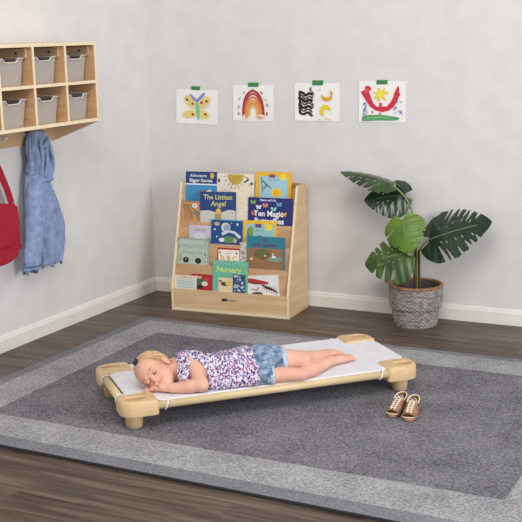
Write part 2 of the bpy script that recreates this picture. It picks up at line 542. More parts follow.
jk = thing('blue_jacket', 'light blue jacket hanging from a cubby hook on the left wall', 'jacket', (0.0, -1.203, 0.40))
ox = lambda rows: [[(p[0], p[1] + 1.218, p[2] - 0.40) for p in r] for r in rows]
body = loft([(0.90, -1.235, 0.070, 0.070, 0.045, 0.5), (0.84, -1.228, 0.088, 0.070, 0.05, 0.7), (0.74, -1.205, 0.118, 0.070, 0.052, 0.8), (0.62, -1.178, 0.140, 0.068, 0.050, 1.0),
             (0.52, -1.138, 0.108, 0.066, 0.046, 1.1), (0.44, -1.142, 0.090, 0.064, 0.042, 1.3), (0.415, -1.144, 0.084, 0.064, 0.038, 1.6), (0.405, -1.144, 0.082, 0.064, 0.034, 2.2)], folds=7, amp=0.16, seed=1.3, rows=60, n=72)
MB().grid(ox(body), True, caps=True).build('jacket_body', DENIM_J, jk, smooth=True)
slv = loft([(0.90, -1.262, 0.034, 0.085, 0.030, 0.3), (0.84, -1.276, 0.046, 0.092, 0.040, 0.6), (0.74, -1.296, 0.060, 0.098, 0.046, 0.7), (0.62, -1.320, 0.060, 0.106, 0.046, 0.8),
            (0.50, -1.350, 0.060, 0.106, 0.042, 0.9), (0.44, -1.352, 0.056, 0.104, 0.038, 1.2), (0.425, -1.342, 0.054, 0.088, 0.033, 1.8), (0.418, -1.350, 0.058, 0.088, 0.036, 2.6), (0.410, -1.350, 0.052, 0.088, 0.03, 2.6)], folds=8, amp=0.14, seed=4.1, rows=60, n=64)
MB().grid(ox(slv), True, caps=True).build('sleeve', DENIM_J, jk, smooth=True)
hood = loft([(1.128, -1.205, 0.028, 0.062, 0.02, 0.4), (1.115, -1.205, 0.050, 0.066, 0.036, 0.7), (1.07, -1.205, 0.068, 0.070, 0.044, 1.3), (1.0, -1.207, 0.074, 0.070, 0.046, 1.4), (0.93, -1.212, 0.076, 0.070, 0.046, 1.2),
             (0.88, -1.220, 0.076, 0.072, 0.048, 1.3), (0.862, -1.220, 0.078, 0.074, 0.050, 1.5), (0.852, -1.220, 0.064, 0.074, 0.04, 1.0)], folds=6, amp=0.24, seed=7.7, rows=60, n=72)
MB().grid(ox(hood), True, caps=True).build('hood', DENIM_J, jk, smooth=True)
m_ = MB()
for a0, b0, a1, b1, bul in ((-1.265, 0.90, -1.23, 1.09, .0), (-1.225, 0.88, -1.19, 1.08, .0), (-1.165, 0.88, -1.155, 1.06, .0), (-1.18, 1.09, -1.225, 1.03, .0)):
    pts = []
    for i in range(9):
        t = i / 8
        pts.append((0.118 + 0.006 * math.sin(t * PI), a0 + (a1 - a0) * t + 0.010 * math.sin(t * 5) + 1.218, b0 + (b1 - b0) * t - 0.40))
    m_.tube(pts, [0.003] + [0.009] * 7 + [0.003], 10)
m_.build('hood_fold', DENIM_J, jk, smooth=True)

# ---------------------------------------------------------------- red bag
RED = mat('red_canvas', (156, 12, 38), 0.8, (170, 16, 46), scale=(20, 20, 20), bump=0.2, bump_scale=120)
bag = thing('messenger_bag', 'red canvas messenger bag hanging from the hook rail at the left edge', 'bag', (0.0, -1.614, 0.475))
P = [(-1.436, 0.772), (-1.424, 0.70), (-1.417, 0.60), (-1.446, 0.505), (-1.52, 0.482), (-1.62, 0.478), (-1.78, 0.50), (-1.81, 0.60), (-1.80, 0.74), (-1.74, 0.80), (-1.60, 0.80), (-1.52, 0.785)]
P = [(a + 1.614, b - 0.475) for a, b in P]
MB().prism(P, 0.03, 0.112, 0).build('bag_body', RED, bag, bevel=0.014, seg=4)
Pf = [(a * 0.985, b) for a, b in P if b > 0.09] 
fl = [(0.172, 0.290), (0.182, 0.20), (0.176, 0.12), (0.10, 0.095), (-0.10, 0.095), (-0.172, 0.13), (-0.18, 0.25), (-0.12, 0.318), (0.02, 0.322), (0.10, 0.308)]
MB().prism(fl, 0.111, 0.118, 0).build('flap', RED, bag, bevel=0.003, seg=2)
m_ = MB()
for s, pts in ((1, [(0.075, 0.178, 0.24), (0.078, 0.176, 0.30), (0.078, 0.150, 0.37), (0.075, 0.11, 0.46), (0.07, 0.062, 0.56), (0.055, 0.012, 0.628)]),
               (-1, [(0.075, -0.18, 0.24), (0.075, -0.176, 0.32), (0.075, -0.13, 0.42), (0.07, -0.075, 0.54), (0.055, -0.012, 0.628)])):
    for i in range(len(pts) - 1):
        a = Vector(pts[i]); b = Vector(pts[i + 1]); d = (b - a).normalized(); n_ = Vector((0, d.z, -d.y)) * 0.021
        t_ = Vector((0.002, 0, 0))
        m_.add([a - n_ - t_, a + n_ - t_, b + n_ - t_, b - n_ - t_, a - n_ + t_, a + n_ + t_, b + n_ + t_, b - n_ + t_],
               [(0, 1, 2, 3), (7, 6, 5, 4), (0, 4, 5, 1), (1, 5, 6, 2), (2, 6, 7, 3), (3, 7, 4, 0)])
m_.build('shoulder_strap', RED, bag)
MB().box((0.070, 0.163, 0.222), (0.086, 0.190, 0.262)).build('strap_buckle', mat('dark_red_trim', (110, 8, 28), 0.6), bag, bevel=0.003)
MB().tube([(0.09, 0.196, 0.10), (0.094, 0.203, 0.085), (0.094, 0.206, 0.062)], 0.006, 8).build('side_tab', RED, bag)

# ---------------------------------------------------------------- paintings
PAPER = mat('drawing_paper', (240, 238, 235), 0.9)
TAPE = mat('green_tape', (52, 124, 66), 0.6, (62, 138, 76), scale=(30, 30, 30))


def painting(label, cx, cz, w, h, rot, tape, fn):
    t = thing('child_painting', label, 'painting', (cx, -0.0022, cz), 0, 'paintings taped to the back wall')
    t.rotation_euler = (0, rot, 0)
    rows = []
    for j in range(9):
        rows.append([(-w / 2 + w * i / 12, -0.0006 - 0.006 * max(0, abs(i / 6 - 1) - 0.75) ** 1 * (1 - j / 8) * 4 * 0.4, -h / 2 + h * j / 8) for i in range(13)])
    MB().grid(rows).build('paper', PAPER, t, solid=0.0006)
    a = Art(y=-0.003); fn(a); a.build('painted_picture', t)
    x0, z0, x1, z1 = tape
    sk = 0.003
    MB().prism([(x0, z0), (x1 - sk, z0), (x1, z1), (x0 + sk, z1)], -0.0036, -0.0030, 1).build('tape', TAPE, t)
    return t


def pic_butterfly(a):
    y = (228, 206, 130); y2 = (236, 222, 160)
    a.ell(-0.045, 0.028, 0.055, 0.030, y2, -0.7); a.ell(0.052, 0.026, 0.052, 0.030, y2, 0.75)
    a.ell(-0.048, -0.045, 0.055, 0.026, y2, 0.15); a.ell(0.045, -0.045, 0.045, 0.028, y2, -0.2)
    a.ell(-0.042, 0.028, 0.046, 0.024, y, -0.7); a.ell(0.048, 0.026, 0.044, 0.024, y, 0.75)
    a.ell(-0.045, -0.045, 0.044, 0.020, y, 0.1); a.ell(0.042, -0.043, 0.036, 0.022, y, -0.2)
    a.stroke([(0.0, 0.028), (0.004, 0.0), (0.010, -0.04), (0.013, -0.078)], [0.012, 0.026, 0.026, 0.008], (108, 196, 160))
    a.stroke([(-0.045, 0.073), (-0.022, 0.050), (0.002, 0.034)], [0.012, 0.018, 0.014], (130, 140, 204))
    a.stroke([(0.054, 0.084), (0.030, 0.060), (0.002, 0.034)], [0.014, 0.018, 0.014], (130, 140, 204))
    for x, z in ((-0.067, 0.040), (-0.028, 0.018), (0.034, 0.026), (0.068, 0.036), (-0.026, -0.046), (0.060, -0.042)):
        a.ell(x, z, 0.0085, 0.0075, (172, 90, 52)); a.ell(x + 0.001, z, 0.0055, 0.005, (120, 24, 32))


def arch(r, w0=1.0, h=0.12, z0=-0.075):
    P = []
    for i in range(25):
        t = PI * i / 24
        P.append((-r * math.cos(t) * w0, z0 + h * (r / 0.062) * math.sin(t) ** 0.85))
    return P


def pic_rainbow(a):
    for r, c in ((0.068, (158, 38, 62)), (0.060, (196, 60, 70)), (0.051, (222, 128, 66)), (0.042, (216, 160, 84)), (0.034, (226, 140, 60)), (0.026, (224, 190, 110))):
        P = arch(r, 1.0, 0.132)
        a.stroke(P, 0.0125, c)
    a.ell(-0.052, -0.082, 0.022, 0.014, (240, 206, 186), jag=0.15); a.ell(-0.045, -0.078, 0.012, 0.008, (226, 152, 130))
    a.ell(0.046, -0.080, 0.030, 0.015, (240, 200, 180), jag=0.15); a.ell(0.044, -0.084, 0.016, 0.009, (228, 160, 136)); a.ell(0.055, -0.072, 0.010, 0.007, (236, 226, 214))
    for x, z, r_, c in ((-0.058, 0.060, 0.9, (222, 168, 120)), (0.056, 0.060, -0.6, (170, 100, 80)), (-0.088, 0.022, 0.6, (210, 180, 140)), (0.086, 0.018, -0.5, (226, 190, 110)),
                        (-0.094, -0.024, 0.3, (150, 176, 140)), (0.094, -0.012, 0, (130, 140, 120)), (-0.096, -0.062, 0.2, (150, 140, 120)), (0.090, -0.062, 0.3, (120, 70, 80)), (0.0, 0.074, 0.2, (150, 100, 80))):
        a.ell(x, z, 0.005, 0.010, c, r_ * -1)


def pic_stripes(a):
    k = (34, 32, 34)
    for j, w in enumerate((0.016, 0.008, 0.017, 0.008, 0.016, 0.008, 0.013)):
        z = 0.052 - j * 0.0185
        P = [(-0.118 + 0.008 * random.random() + 0.085 * i / 12, z + 0.007 * math.sin(i * 0.75 + j * 0.3) - 0.012 * i / 12) for i in range(13)]
        a.stroke(P, w, k, 0.15)
    a.rect(-0.112, -0.068, -0.098, 0.058, k)
    a.stroke([(-0.043, 0.062), (-0.034, 0.084)], 0.007, k)
    for i in range(17):
        x = -0.030 + random.uniform(-0.012, 0.014); z = 0.072 - i * 0.0092
        a.ell(x, z, 0.0048, 0.0042, k if i % 2 else (132, 26, 52), jag=0.2)
    P = [(0.034 + 0.030 * (1 - math.cos(t)) , 0.040 - 0.024 * math.sin(t)) for t in np.linspace(0.0, PI, 12)]
    a.stroke(P, [0.005, .011, .016, .019, .021, .022, .021, .019, .017, .013, .009, .004], (222, 164, 40), 0.1)
    a.stroke([(0.094, 0.040), (0.092, 0.054), (0.086, 0.066)], [0.012, 0.010, 0.004], (214, 150, 40))
    P = [(0.058 - 0.026 * math.cos(t), -0.054 + 0.028 * math.sin(t)) for t in np.linspace(-0.9, PI * 0.95, 14)]
    a.stroke(P, [0.012, 0.018, 0.022, .024, .024, .025, .026, .026, .026, .024, .02, .016, .010, .006], (232, 206, 30), 0.1)
    for x, z in ((0.022, 0.070), (0.020, -0.098), (0.060, -0.092), (0.082, -0.096)):
        a.ell(x, z, 0.005, 0.005, (214, 196, 60))


def pic_redsmile(a):
    y = (232, 212, 70)
    for ang in (0.3, 1.05, 1.9, 2.8, 3.7, 4.35, 5.4):
        a.stroke([(-0.008, 0.040), (-0.008 + 0.046 * math.cos(ang), 0.040 + 0.040 * math.sin(ang))], [0.018, 0.012], y, 0.1)
    a.ell(-0.008, 0.040, 0.017, 0.017, (240, 222, 60))
    r_ = (206, 44, 62)
    P = [(-0.105, 0.065), (-0.092, 0.040), (-0.076, 0.010), (-0.060, -0.018), (-0.035, -0.036), (0.0, -0.040), (0.035, -0.036), (0.062, -0.012), (0.078, 0.016), (0.086, 0.046), (0.096, 0.086)]
    a.stroke(P, [0.040, 0.040, 0.032, 0.026, 0.024, 0.026, 0.026, 0.028, 0.028, 0.026, 0.008], r_, 0.18)
    a.ell(-0.082, 0.074, 0.020, 0.014, r_, -0.3, jag=0.1)
    for x, z, rr in ((-0.008, -0.016, 0.012), (-0.055, -0.055, 0.007), (-0.012, -0.064, 0.007), (0.04, -0.022, 0.01), (0.10, 0.04, 0.009)):
        a.ell(x, z, rr * 0.7, rr, r_, jag=0.2)
    a.ell(-0.09, 0.06, 0.014, 0.01, (226, 92, 100), 0.5)
    g1 = (84, 160, 96)
    a.stroke([(-0.118, -0.096), (-0.07, -0.088), (0.0, -0.086), (0.06, -0.090), (0.10, -0.090)], [0.022, 0.030, 0.030, 0.022, 0.012], g1, 0.1)
    a.stroke([(-0.09, -0.090), (0.0, -0.084), (0.05, -0.088)], [0.006, 0.008, 0.004], (122, 184, 128))
    for i in range(13):
        a.stroke([(-0.112 + 0.024 * random.random(), 0.0 - 0.006 * i), (-0.110 + 0.024 * random.random(), -0.010 - 0.006 * i)], 0.0045, (64, 104, 168))
    for i in range(14):
        x = 0.072 + 0.046 * random.random(); z = 0.012 - 0.074 * random.random()
        a.ell(x, z, 0.0032, 0.0048, (90, 128, 190), -0.6)


painting('white paper with a yellow butterfly painting, leftmost on the back wall', 0.347, 1.163, 0.288, 0.205, 0.035, (-0.040, 0.100, 0.024, 0.122), pic_butterfly)
painting('white paper with a red and orange rainbow painting on the back wall', 0.728, 1.189, 0.268, 0.208, 0.0, (-0.032, 0.094, 0.040, 0.118), pic_rainbow)
painting('white paper with wavy black stripes and yellow crescents on the back wall', 1.136, 1.198, 0.280, 0.214, 0.0, (-0.028, 0.094, 0.042, 0.122), pic_stripes)
painting('white paper with a big red curve, yellow sun and green strip on the back wall', 1.530, 1.202, 0.278, 0.225, 0.0, (-0.034, 0.096, 0.034, 0.120), pic_redsmile)

# ---------------------------------------------------------------- book display
SF = Vector((0.359, -0.398, 0.0)); SA = math.radians(4.0)
SU = Vector((math.cos(SA), math.sin(SA), 0)); SV = Vector((-math.sin(SA), math.cos(SA), 0))
sh = thing('book_display', 'birch tiered book display rack standing against the back wall', 'bookshelf', SF, SA)
W_ = 0.745; PT = 0.015
side = [(0.0, 0.0), (0.305, 0.0), (0.305, 0.737), (0.165, 0.737), (0.10, 0.50), (0.012, 0.20), (0.0, 0.13)]
side = [(0.0, 0.0), (0.305, 0.0), (0.305, 0.737), (0.172, 0.737), (0.105, 0.50), (0.042, 0.28), (0.0, 0.135)]
for x0 in (0.0, W_ - PT):
    MB().prism(side, x0, x0 + PT, 0).build('side_panel', BIRCH, sh, bevel=0.0015)
    # pale front edge
    m_ = MB(); e_ = [side[0]] + side[:2:-1]
    fr = [side[3], side[4], side[5], side[6], side[0]]
    for i in range(4):
        (y0, z0), (y1, z1) = fr[i], fr[i + 1]
        m_.add([(x0 + 0.0005, y0 - 0.0008, z0), (x0 + PT - 0.0005, y0 - 0.0008, z0), (x0 + PT - 0.0005, y1 - 0.0008, z1), (x0 + 0.0005, y1 - 0.0008, z1)], [(0, 1, 2, 3)])
    m_.build('front_edge_banding', EDGE, sh, solid=0.0006)
TOPS = [0.718, 0.627, 0.513, 0.394, 0.27]
SL = 0.30; LEAN = 0.02 / 0.17
pl_y = lambda z: (z - 0.13) * SL
for i, zt_ in enumerate(TOPS):
    y1 = pl_y(zt_) if i else 0.212
    zb_ = (TOPS[i + 1] if i + 1 < len(TOPS) else 0.13) - 0.055
    y0 = y1 - LEAN * (zt_ - zb_)
    t_ = 0.009
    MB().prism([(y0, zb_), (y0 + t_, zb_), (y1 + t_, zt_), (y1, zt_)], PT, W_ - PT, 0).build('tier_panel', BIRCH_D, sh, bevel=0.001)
    if i < 4:
        # pocket floor
        y2 = pl_y(TOPS[i + 1]) - LEAN * 0.05
        MB().box((PT, y2 + 0.006, zb_ - 0.008), (W_ - PT, y0 + 0.004, zb_)).build('pocket_floor', BIRCH, sh)
MB().box((PT, 0.004, 0.018), (W_ - PT, 0.017, 0.129)).build('front_board', BIRCH_H, sh, bevel=0.0015)
MB().box((PT, 0.0, 0.0), (W_ - PT, 0.014, 0.0175)).build('toe_strip', EDGE, sh, bevel=0.001)
MB().box((PT, 0.0172, 0.06), (W_ - PT, 0.055, 0.070)).build('pocket_floor', BIRCH, sh)
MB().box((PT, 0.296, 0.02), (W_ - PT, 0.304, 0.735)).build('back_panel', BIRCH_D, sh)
a = Art(y=0.0038)
a.ell(0.335, 0.082, 0.012, 0.0095, (40, 38, 38)); a.ell(0.351, 0.084, 0.010, 0.009, (52, 50, 50)); a.text('ECR4Kids', 0.384, 0.081, 0.017, (120, 112, 104), bold=0.0004)
a.build('logo', sh)


# ---------------------------------------------------------------- books
PAGE = mat('book_pages', (236, 230, 216), 0.9)


def book(label, row, x0, x1, ztop, cover, fn=None, layer=0, tilt=0.0, th=0.006, spine=None, cat='book', extra=0.0):
    """row 1..5; leans on the tier panel behind it"""
    zi = TOPS[row - 1]; yi = pl_y(zi) if row > 1 else 0.212
    zbot = ((TOPS[row] if row < 5 else 0.13) - 0.052) if row < 5 else 0.0712
    yb = yi - LEAN * (zi - zbot) - 0.0008 - layer * 0.0070 - extra
    h = (ztop - zbot) * math.hypot(1, LEAN); w = x1 - x0
    P_ = SF + SU * ((x0 + x1) / 2) + SV * yb + Vector((0, 0, zbot + 0.0003))
    t = thing('picture_book', label, cat, P_, SA, 'picture books on the display rack')
    t.rotation_euler = Euler((-math.atan(LEAN), tilt, SA), 'XYZ')
    cm = flat(cover, 0.35); sm = flat(spine, 0.35) if spine else cm
    m = MB()
    m.box((-w / 2, -th, 0), (w / 2, -th + 0.0011, h)); m.box((-w / 2, -0.0011, 0), (w / 2, 0, h))
    m.box((-w / 2 - 0.0012, -th, 0), (-w / 2, 0, h), 1)
    m.build('cover', [cm, sm], t)
    MB().box((-w / 2, -th + 0.0012, 0.002), (w / 2 - 0.003, -0.0012, h - 0.003)).build('pages', PAGE, t)
    if fn:
        a = Art(y=-th - 0.0001, step=0.00008); fn(a, w, h); a.build('cover_artwork', t)
    return t


WH = (240, 238, 236)


def cv_A(a, w, h):
    a.rect(-w / 2, h - 0.078, w / 2, h - 0.070, (232, 236, 240))
    a.rect(-w / 2, 0, w / 2, h - 0.078, (60, 140, 192))
    a.rect(-w / 2, 0, w / 2, h - 0.078, (66, 146, 196)); a.ell(0.015, h - 0.125, 0.045, 0.018, (110, 120, 128), 0.1); a.ell(0.05, h - 0.115, 0.02, 0.009, (228, 224, 216), 0.4)
    a.text('Adventure', -0.022, h - 0.024, 0.026, WH, 0.4, 0.0003); a.text('Bigger Stories', -0.002, h - 0.052, 0.027, WH, 0, 0.0006)
    a.ell(0.070, h - 0.022, 0.013, 0.015, (232, 180, 60), jag=0.2)


def cv_B(a, w, h):
    a.ell(0.0, h - 0.0, 0.062, 0.075, (196, 160, 70)) if False else None
    P = [(0.0 + 0.052 * math.cos(t), h - 0.004 - 0.062 * abs(math.sin(t))) for t in np.linspace(PI, 2 * PI, 14)]
    a.poly(P, (196, 162, 74))
    for i in range(46):
        x = random.uniform(-w / 2 + .006, w / 2 - .006); z = h - random.uniform(0.008, 0.15)
        if abs(x) < 0.05 and z > h - 0.06: continue
        a.ell(x, z, random.uniform(.002, .004), random.uniform(.0015, .003), random.choice([(90, 90, 86), (150, 140, 120), (190, 180, 160), (120, 110, 90)]), n=6)
    for i in range(9):
        t = PI + PI * (i + 0.5) / 9
        a.stroke([(0.056 * math.cos(t), h - 0.004 + 0.066 * math.sin(t)), (0.078 * math.cos(t), h - 0.004 + 0.088 * math.sin(t))], 0.003, (170, 140, 70))
    a.ell(-w / 2 + 0.014, h - 0.042, 0.006, 0.012, (30, 32, 36), 0.2)
    a.stroke([(0.055, h - 0.055), (0.085, h - 0.03)], [0.003, 0.012], (44, 50, 54)); a.ell(w / 2 - 0.014, h - 0.056, 0.010, 0.008, (70, 110, 84))


def cv_D(a, w, h):
    b = 0.026
    a.rect(-w / 2 + b, 0, w / 2 - b, h - b, (160, 204, 216))
    a.rect(-0.028, h - 0.034, 0.010, h - 0.014, (176, 60, 56)); a.rect(-0.024, h - 0.031, 0.006, h - 0.017, (90, 100, 150))
    a.ell(0.058, h - 0.028, 0.022, 0.019, (250, 214, 50)); a.ell(0.020, h - 0.118, 0.030, 0.026, (246, 200, 40)); a.ell(0.020, h - 0.118, 0.018, 0.016, (236, 178, 40))
    a.stroke([(-0.07, h - 0.05), (-0.04, h - 0.075), (-0.06, h - 0.10)], 0.007, (50, 70, 66)); a.stroke([(-0.05, h - 0.07), (-0.01, h - 0.095)], [0.010, 0.003], (70, 88, 80))
    a.stroke([(-0.075, h - 0.03), (-0.066, h - 0.12)], 0.005, (110, 90, 50))
    a.text('three little tales', 0.005, h - 0.045, 0.011, (90, 120, 130))


def cv_E(a, w, h):
    a.rect(-w / 2 + .006, 0, w / 2 - .006, h - .010, (198, 152, 104))
    for i in range(9):
        a.stroke([(-w / 2 + .01 + .006 * i, h - .02), (-w / 2 + .028 + .010 * i, h - .07), (-w / 2 + .02 + .012 * i, h - .11)], 0.0035, random.choice([(150, 92, 50), (222, 190, 90), (120, 80, 60)]))
    a.ell(0.012, h - .028, .018, .015, (226, 222, 214)); a.ell(0.012, h - .026, .004, .004, (60, 50, 46)); a.ell(0.05, h - .028, .012, .014, (204, 92, 70))
    a.ell(0.035, h - .070, .03, .012, (132, 130, 110)); a.stroke([(0.045, h - .05), (0.07, h - .11)], .008, (226, 190, 60))


def cv_F(a, w, h):
    P = [(-w / 2, 0), (w / 2, 0), (w / 2, h - .112), (w / 2 - .02, h - .104), (w / 2 - .05, h - .104), (0.01, h - .125), (-.02, h - .118), (-.06, h - .108), (-w / 2, h - .112)]
    a.poly(P, (206, 204, 192))
    a.poly([(-.02, 0), (.02, 0), (.02, h - .128), (-.02, h - .128)], (170, 150, 90))
    a.text('The Littlest', 0.0, h - .032, .040, (226, 220, 120), 0, .0004); a.text('Angel', 0.002, h - .070, .042, (226, 220, 120), 0.12, .0004)
    a.ell(0.004, h - .112, .018, .018, (206, 170, 66)); a.ell(0.004, h - .112, .010, .010, (228, 200, 110))


def cv_C(a, w, h):
    for i in range(60):
        x = random.uniform(-w / 2 + .003, w / 2 - .003); z = h - random.uniform(0.004, 0.19)
        a.ell(x, z, .0022, .0018, random.choice([(222, 140, 120), (236, 200, 110), (140, 130, 150), (196, 120, 90)]), n=6)


def cv_G(a, w, h):
    a.text('Danny and the', -0.015, h - .014, .017, (220, 220, 236), 0, .0005)
    for x, z, c in ((-.105, h - .028, (110, 170, 90)), (-.03, h - .044, (214, 150, 110)), (.055, h - .036, (110, 160, 200)), (-.10, h - .092, (200, 110, 70)), (.085, h - .092, (214, 160, 80)), (.022, h - .064, (150, 200, 190)), (-0.07, h - .055, (220, 224, 240))):
        for s in (-1, 1):
            a.ell(x + s * .009, z + .004, .010, .007, c, s * 0.6); a.ell(x + s * .007, z - .006, .007, .005, c, -s * 0.4)
    a.text('Ten Magic', -.008, h - .092, .044, WH, 0, .0012); a.text('Butterflies', -.004, h - .134, .044, WH, 0, .0012)


def cv_H(a, w, h):
    a.rect(-w / 2 + .004, 0, w / 2 - .004, h - .006, (200, 192, 206)); a.ell(-.04, h - .10, .022, .022, (24, 24, 26)); a.ell(.03, h - .104, .022, .022, (24, 24, 26))
    a.ell(-.005, h - .06, .04, .02, (216, 214, 222)); a.text('good night', 0, h - .024, .018, (120, 110, 140), .2)
    a.ell(.055, h - .09, .012, .02, (110, 130, 96))


def cv_I(a, w, h):
    a.rect(-w / 2, 0, w / 2, h - .004, (28, 74, 130)); a.rect(-w / 2 + .004, h - .004, w / 2, h, (110, 170, 210))
    for x, z, r_ in ((-.075, h - .058, .006), (.068, h - .024, .007), (-.062, h - .10, .005), (.03, h - .018, .003), (.085, h - .1, .004)):
        a.ell(x, z, r_, r_, (220, 230, 236), jag=.3)
    a.ell(-.062, h - .026, .018, .011, (196, 170, 130)); a.ell(-0.005, h - .045, .030, .028, (206, 214, 214)); a.ell(.002, h - .047, .022, .020, (150, 164, 186))
    a.stroke([(-.03, h - .085), (.01, h - .066), (.05, h - .072), (.085, h - .10)], [.02, .016, .014, .02], (206, 212, 216), .1)
    a.ell(.02, h - .115, .05, .02, (92, 140, 96)); a.ell(-.03, h - .118, .018, .012, (230, 232, 230)); a.ell(.055, h - .12, .012, .012, (214, 160, 150))


def cv_J(a, w, h):
    b = .020
    a.rect(-w / 2 + b, 0, w / 2 - b * .6, h - b, (150, 196, 202)); a.ell(-.06, h - .08, .02, .04, (104, 140, 70)); a.ell(-.052, h - .06, .013, .028, (124, 158, 80))
    a.rect(-.028, h - .040, .012, h - .018, (176, 60, 56)); a.rect(-.024, h - .037, .008, h - .021, (80, 90, 140)); a.ell(.055, h - .036, .022, .018, (248, 212, 50)); a.ell(.0, h - .095, .02, .01, (60, 90, 110))
    a.text('little tales', 0, h - .056, .013, (90, 110, 120))


def cv_K(a, w, h):
    a.rect(-w / 2 + .010, 0, w / 2 - .010, h - .010, (184, 196, 182))
    a.text('Where Do', -.005, h - .048, .032, (130, 142, 130), .3); a.text('Kisses Go', -.005, h - .082, .032, (130, 142, 130), .3)
    for i in range(26):
        s = random.choice([-1, 1]); a.ell(s * (w / 2 - random.uniform(.006, .030)), h - random.uniform(.006, .14), .006, .003, random.choice([(120, 140, 116), (150, 166, 140), (96, 110, 90)]), random.uniform(0, 3), n=8)
    a.ell(-.045, h - .128, .019, .017, (44, 38, 34)); a.ell(.035, h - .130, .020, .017, (44, 38, 34)); a.ell(-.045, h - .124, .006, .005, (150, 130, 90))


def cv_L(a, w, h):
    a.rect(-w / 2 + .004, 0, w / 2 - .003, h - .010, (240, 232, 216)); a.text('A B C', 0, h - .062, .042, (214, 176, 70), 0, .0012)
    a.text('my first', 0.0, h - .030, .014, (130, 120, 110)); a.ell(-.055, h - .028, .006, .006, (200, 80, 70)); a.ell(.05, h - .028, .006, .006, (110, 70, 60)); a.ell(-.05, h - .045, .005, .005, (90, 140, 90))


def cv_M(a, w, h):
    for i in range(60):
        a.ell(random.uniform(-w / 2 + .002, w / 2 - .002), h - random.uniform(.004, .13), .0035, .0028, random.choice([(70, 70, 76), (130, 128, 128), (176, 140, 130)]), n=6)


def cv_N(a, w, h):
    a.rect(-w / 2 + .006, 0, w / 2 - .010, h - .066, (148, 110, 76)); a.ell(-.02, h - .10, .05, .03, (112, 98, 60)); a.ell(-.03, h - .095, .03, .02, (96, 110, 64)); a.ell(-.085, h - .13, .010, .008, (220, 190, 120))
    a.ell(.06, h - .125, .042, .014, (120, 158, 140)); a.ell(-.01, h - .125, .010, .008, (176, 40, 50)); a.ell(-0.0, h - .108, .006, .006, (236, 214, 196))
    a.stroke([(.045, h - .090), (.05, h - .102), (.044, h - .110)], .005, WH); a.ell(.052, h - .113, .014, .006, WH)
    a.text('The', -.01, h - .018, .020, (110, 52, 84), .2, .0005); a.text('Ugly Duckling', -.008, h - .048, .026, (110, 52, 84), .2, .0006)


def cv_O(a, w, h):
    a.rect(-w / 2 + .010, 0, w / 2 - .008, h - .018, (204, 212, 206)); a.text('goodnight songs', 0, h - .010, .013, (150, 90, 80))
    for j in range(4):
        a.stroke([(-w / 2 + .02, h - .034 - j * .016), (0, h - .038 - j * .016), (w / 2 - .02, h - .034 - j * .016)], .003, (150, 160, 160))


def cv_P(a, w, h):
    a.ell(.0, h - .045, .035, .02, (70, 110, 70)); a.ell(.02, h - .055, .02, .014, (224, 216, 200)); a.ell(.03, h - .03, .012, .01, (222, 70, 60)); a.text('Red', -.02, h - .018, .022, (236, 220, 200), .2, .0006)
    a.ell(-.01, h - .075, .024, .012, (40, 50, 40))


def cv_Q(a, w, h):
    a.rect(-w / 2, 0, w / 2, h, (108, 184, 158)); a.text('Nursery', -.012, h - .052, .046, (214, 224, 90), .1, .0010)
    for i in range(12):
        a.ell(-w / 2 + .01 + i * .019, h - .014 + .004 * math.sin(i), .004, .0028, (190, 220, 210), n=8)
    a.rect(-.075, h - .19, .05, h - .098, (222, 208, 166)); a.ell(-.035, h - .135, .022, .012, (60, 60, 54)); a.ell(-.01, h - .130, .02, .016, (226, 190, 90)); a.ell(.03, h - .13, .012, .02, (150, 160, 120)); a.ell(-.06, h - .12, .01, .008, (170, 90, 70))
    a.ell(.094, h - .076, .016, .026, (150, 206, 90)); a.ell(.094, h - .076, .010, .018, (108, 184, 158))


def cv_S(a, w, h):
    for i in range(30):
        a.ell(random.uniform(-w / 2 + .006, w / 2 - .006), h - random.uniform(.006, .10), .007, .0045, random.choice([(214, 222, 226), (150, 176, 196), (90, 120, 160)]), random.uniform(0, 3), n=8)


def cv_T(a, w, h):
    a.stroke([(-.10, h - .020), (-.05, h - .028), (.0, h - .040), (.045, h - .046)], [.018, .024, .024, .010], (176, 52, 46), .1)
    a.stroke([(-.09, h - .034), (-.04, h - .046), (.0, h - .050)], [.006, .008, .003], (120, 36, 36))
    a.stroke([(0.0, h - .052), (.03, h - .070), (.06, h - .080), (.10, h - .102)], [.006, .016, .014, .004], (52, 46, 42), .2)
    for i in range(6):
        x = .012 + i * .015; z = h - .062 - i * .006
        a.stroke([(x, z), (x + .006, z - .022)], .003, (52, 46, 42)); a.stroke([(x, z), (x + .010, z + .014)], .003, (90, 80, 70))
    a.ell(-.03, h - .105, .035, .012, (92, 86, 78)); a.stroke([(-.06, h - .076), (-.03, h - .085), (-.015, h - .066)], .005, (70, 64, 60))


book('dark blue picture book with white lettering at the top left corner of the rack', 1, 0.016, 0.222, 0.795, (38, 66, 122), cv_A, spine=(220, 224, 228))
book('cream picture book with a golden sun, centre of the top row', 1, 0.222, 0.458, 0.790, (232, 226, 208), cv_B)
book('yellow-framed light blue picture book at the right end of the top row', 1, 0.468, 0.690, 0.806, (232, 180, 54), cv_D, spine=(90, 160, 180))
book('brown and orange animal book, leftmost in the second row', 2, 0.016, 0.170, 0.630, (184, 130, 90), cv_E)
book('blue book with yellow lettering over white clouds in the second row', 2, 0.146, 0.374, 0.690, (44, 70, 124), cv_F, layer=1, tilt=-0.02)
book('narrow cream speckled book behind the cloud-covered blue book', 2, 0.340, 0.456, 0.707, (236, 224, 202), cv_C)
book('navy book about magic butterflies at the right end of the second row', 2, 0.450, 0.722, 0.667, (36, 44, 112), cv_G, layer=1)
book('small pale purple book at the left of the third row', 3, 0.082, 0.226, 0.492, (214, 206, 216), cv_H)
book('dark blue starry space book in the middle of the third row', 3, 0.228, 0.424, 0.535, (70, 140, 190), cv_I, layer=1)
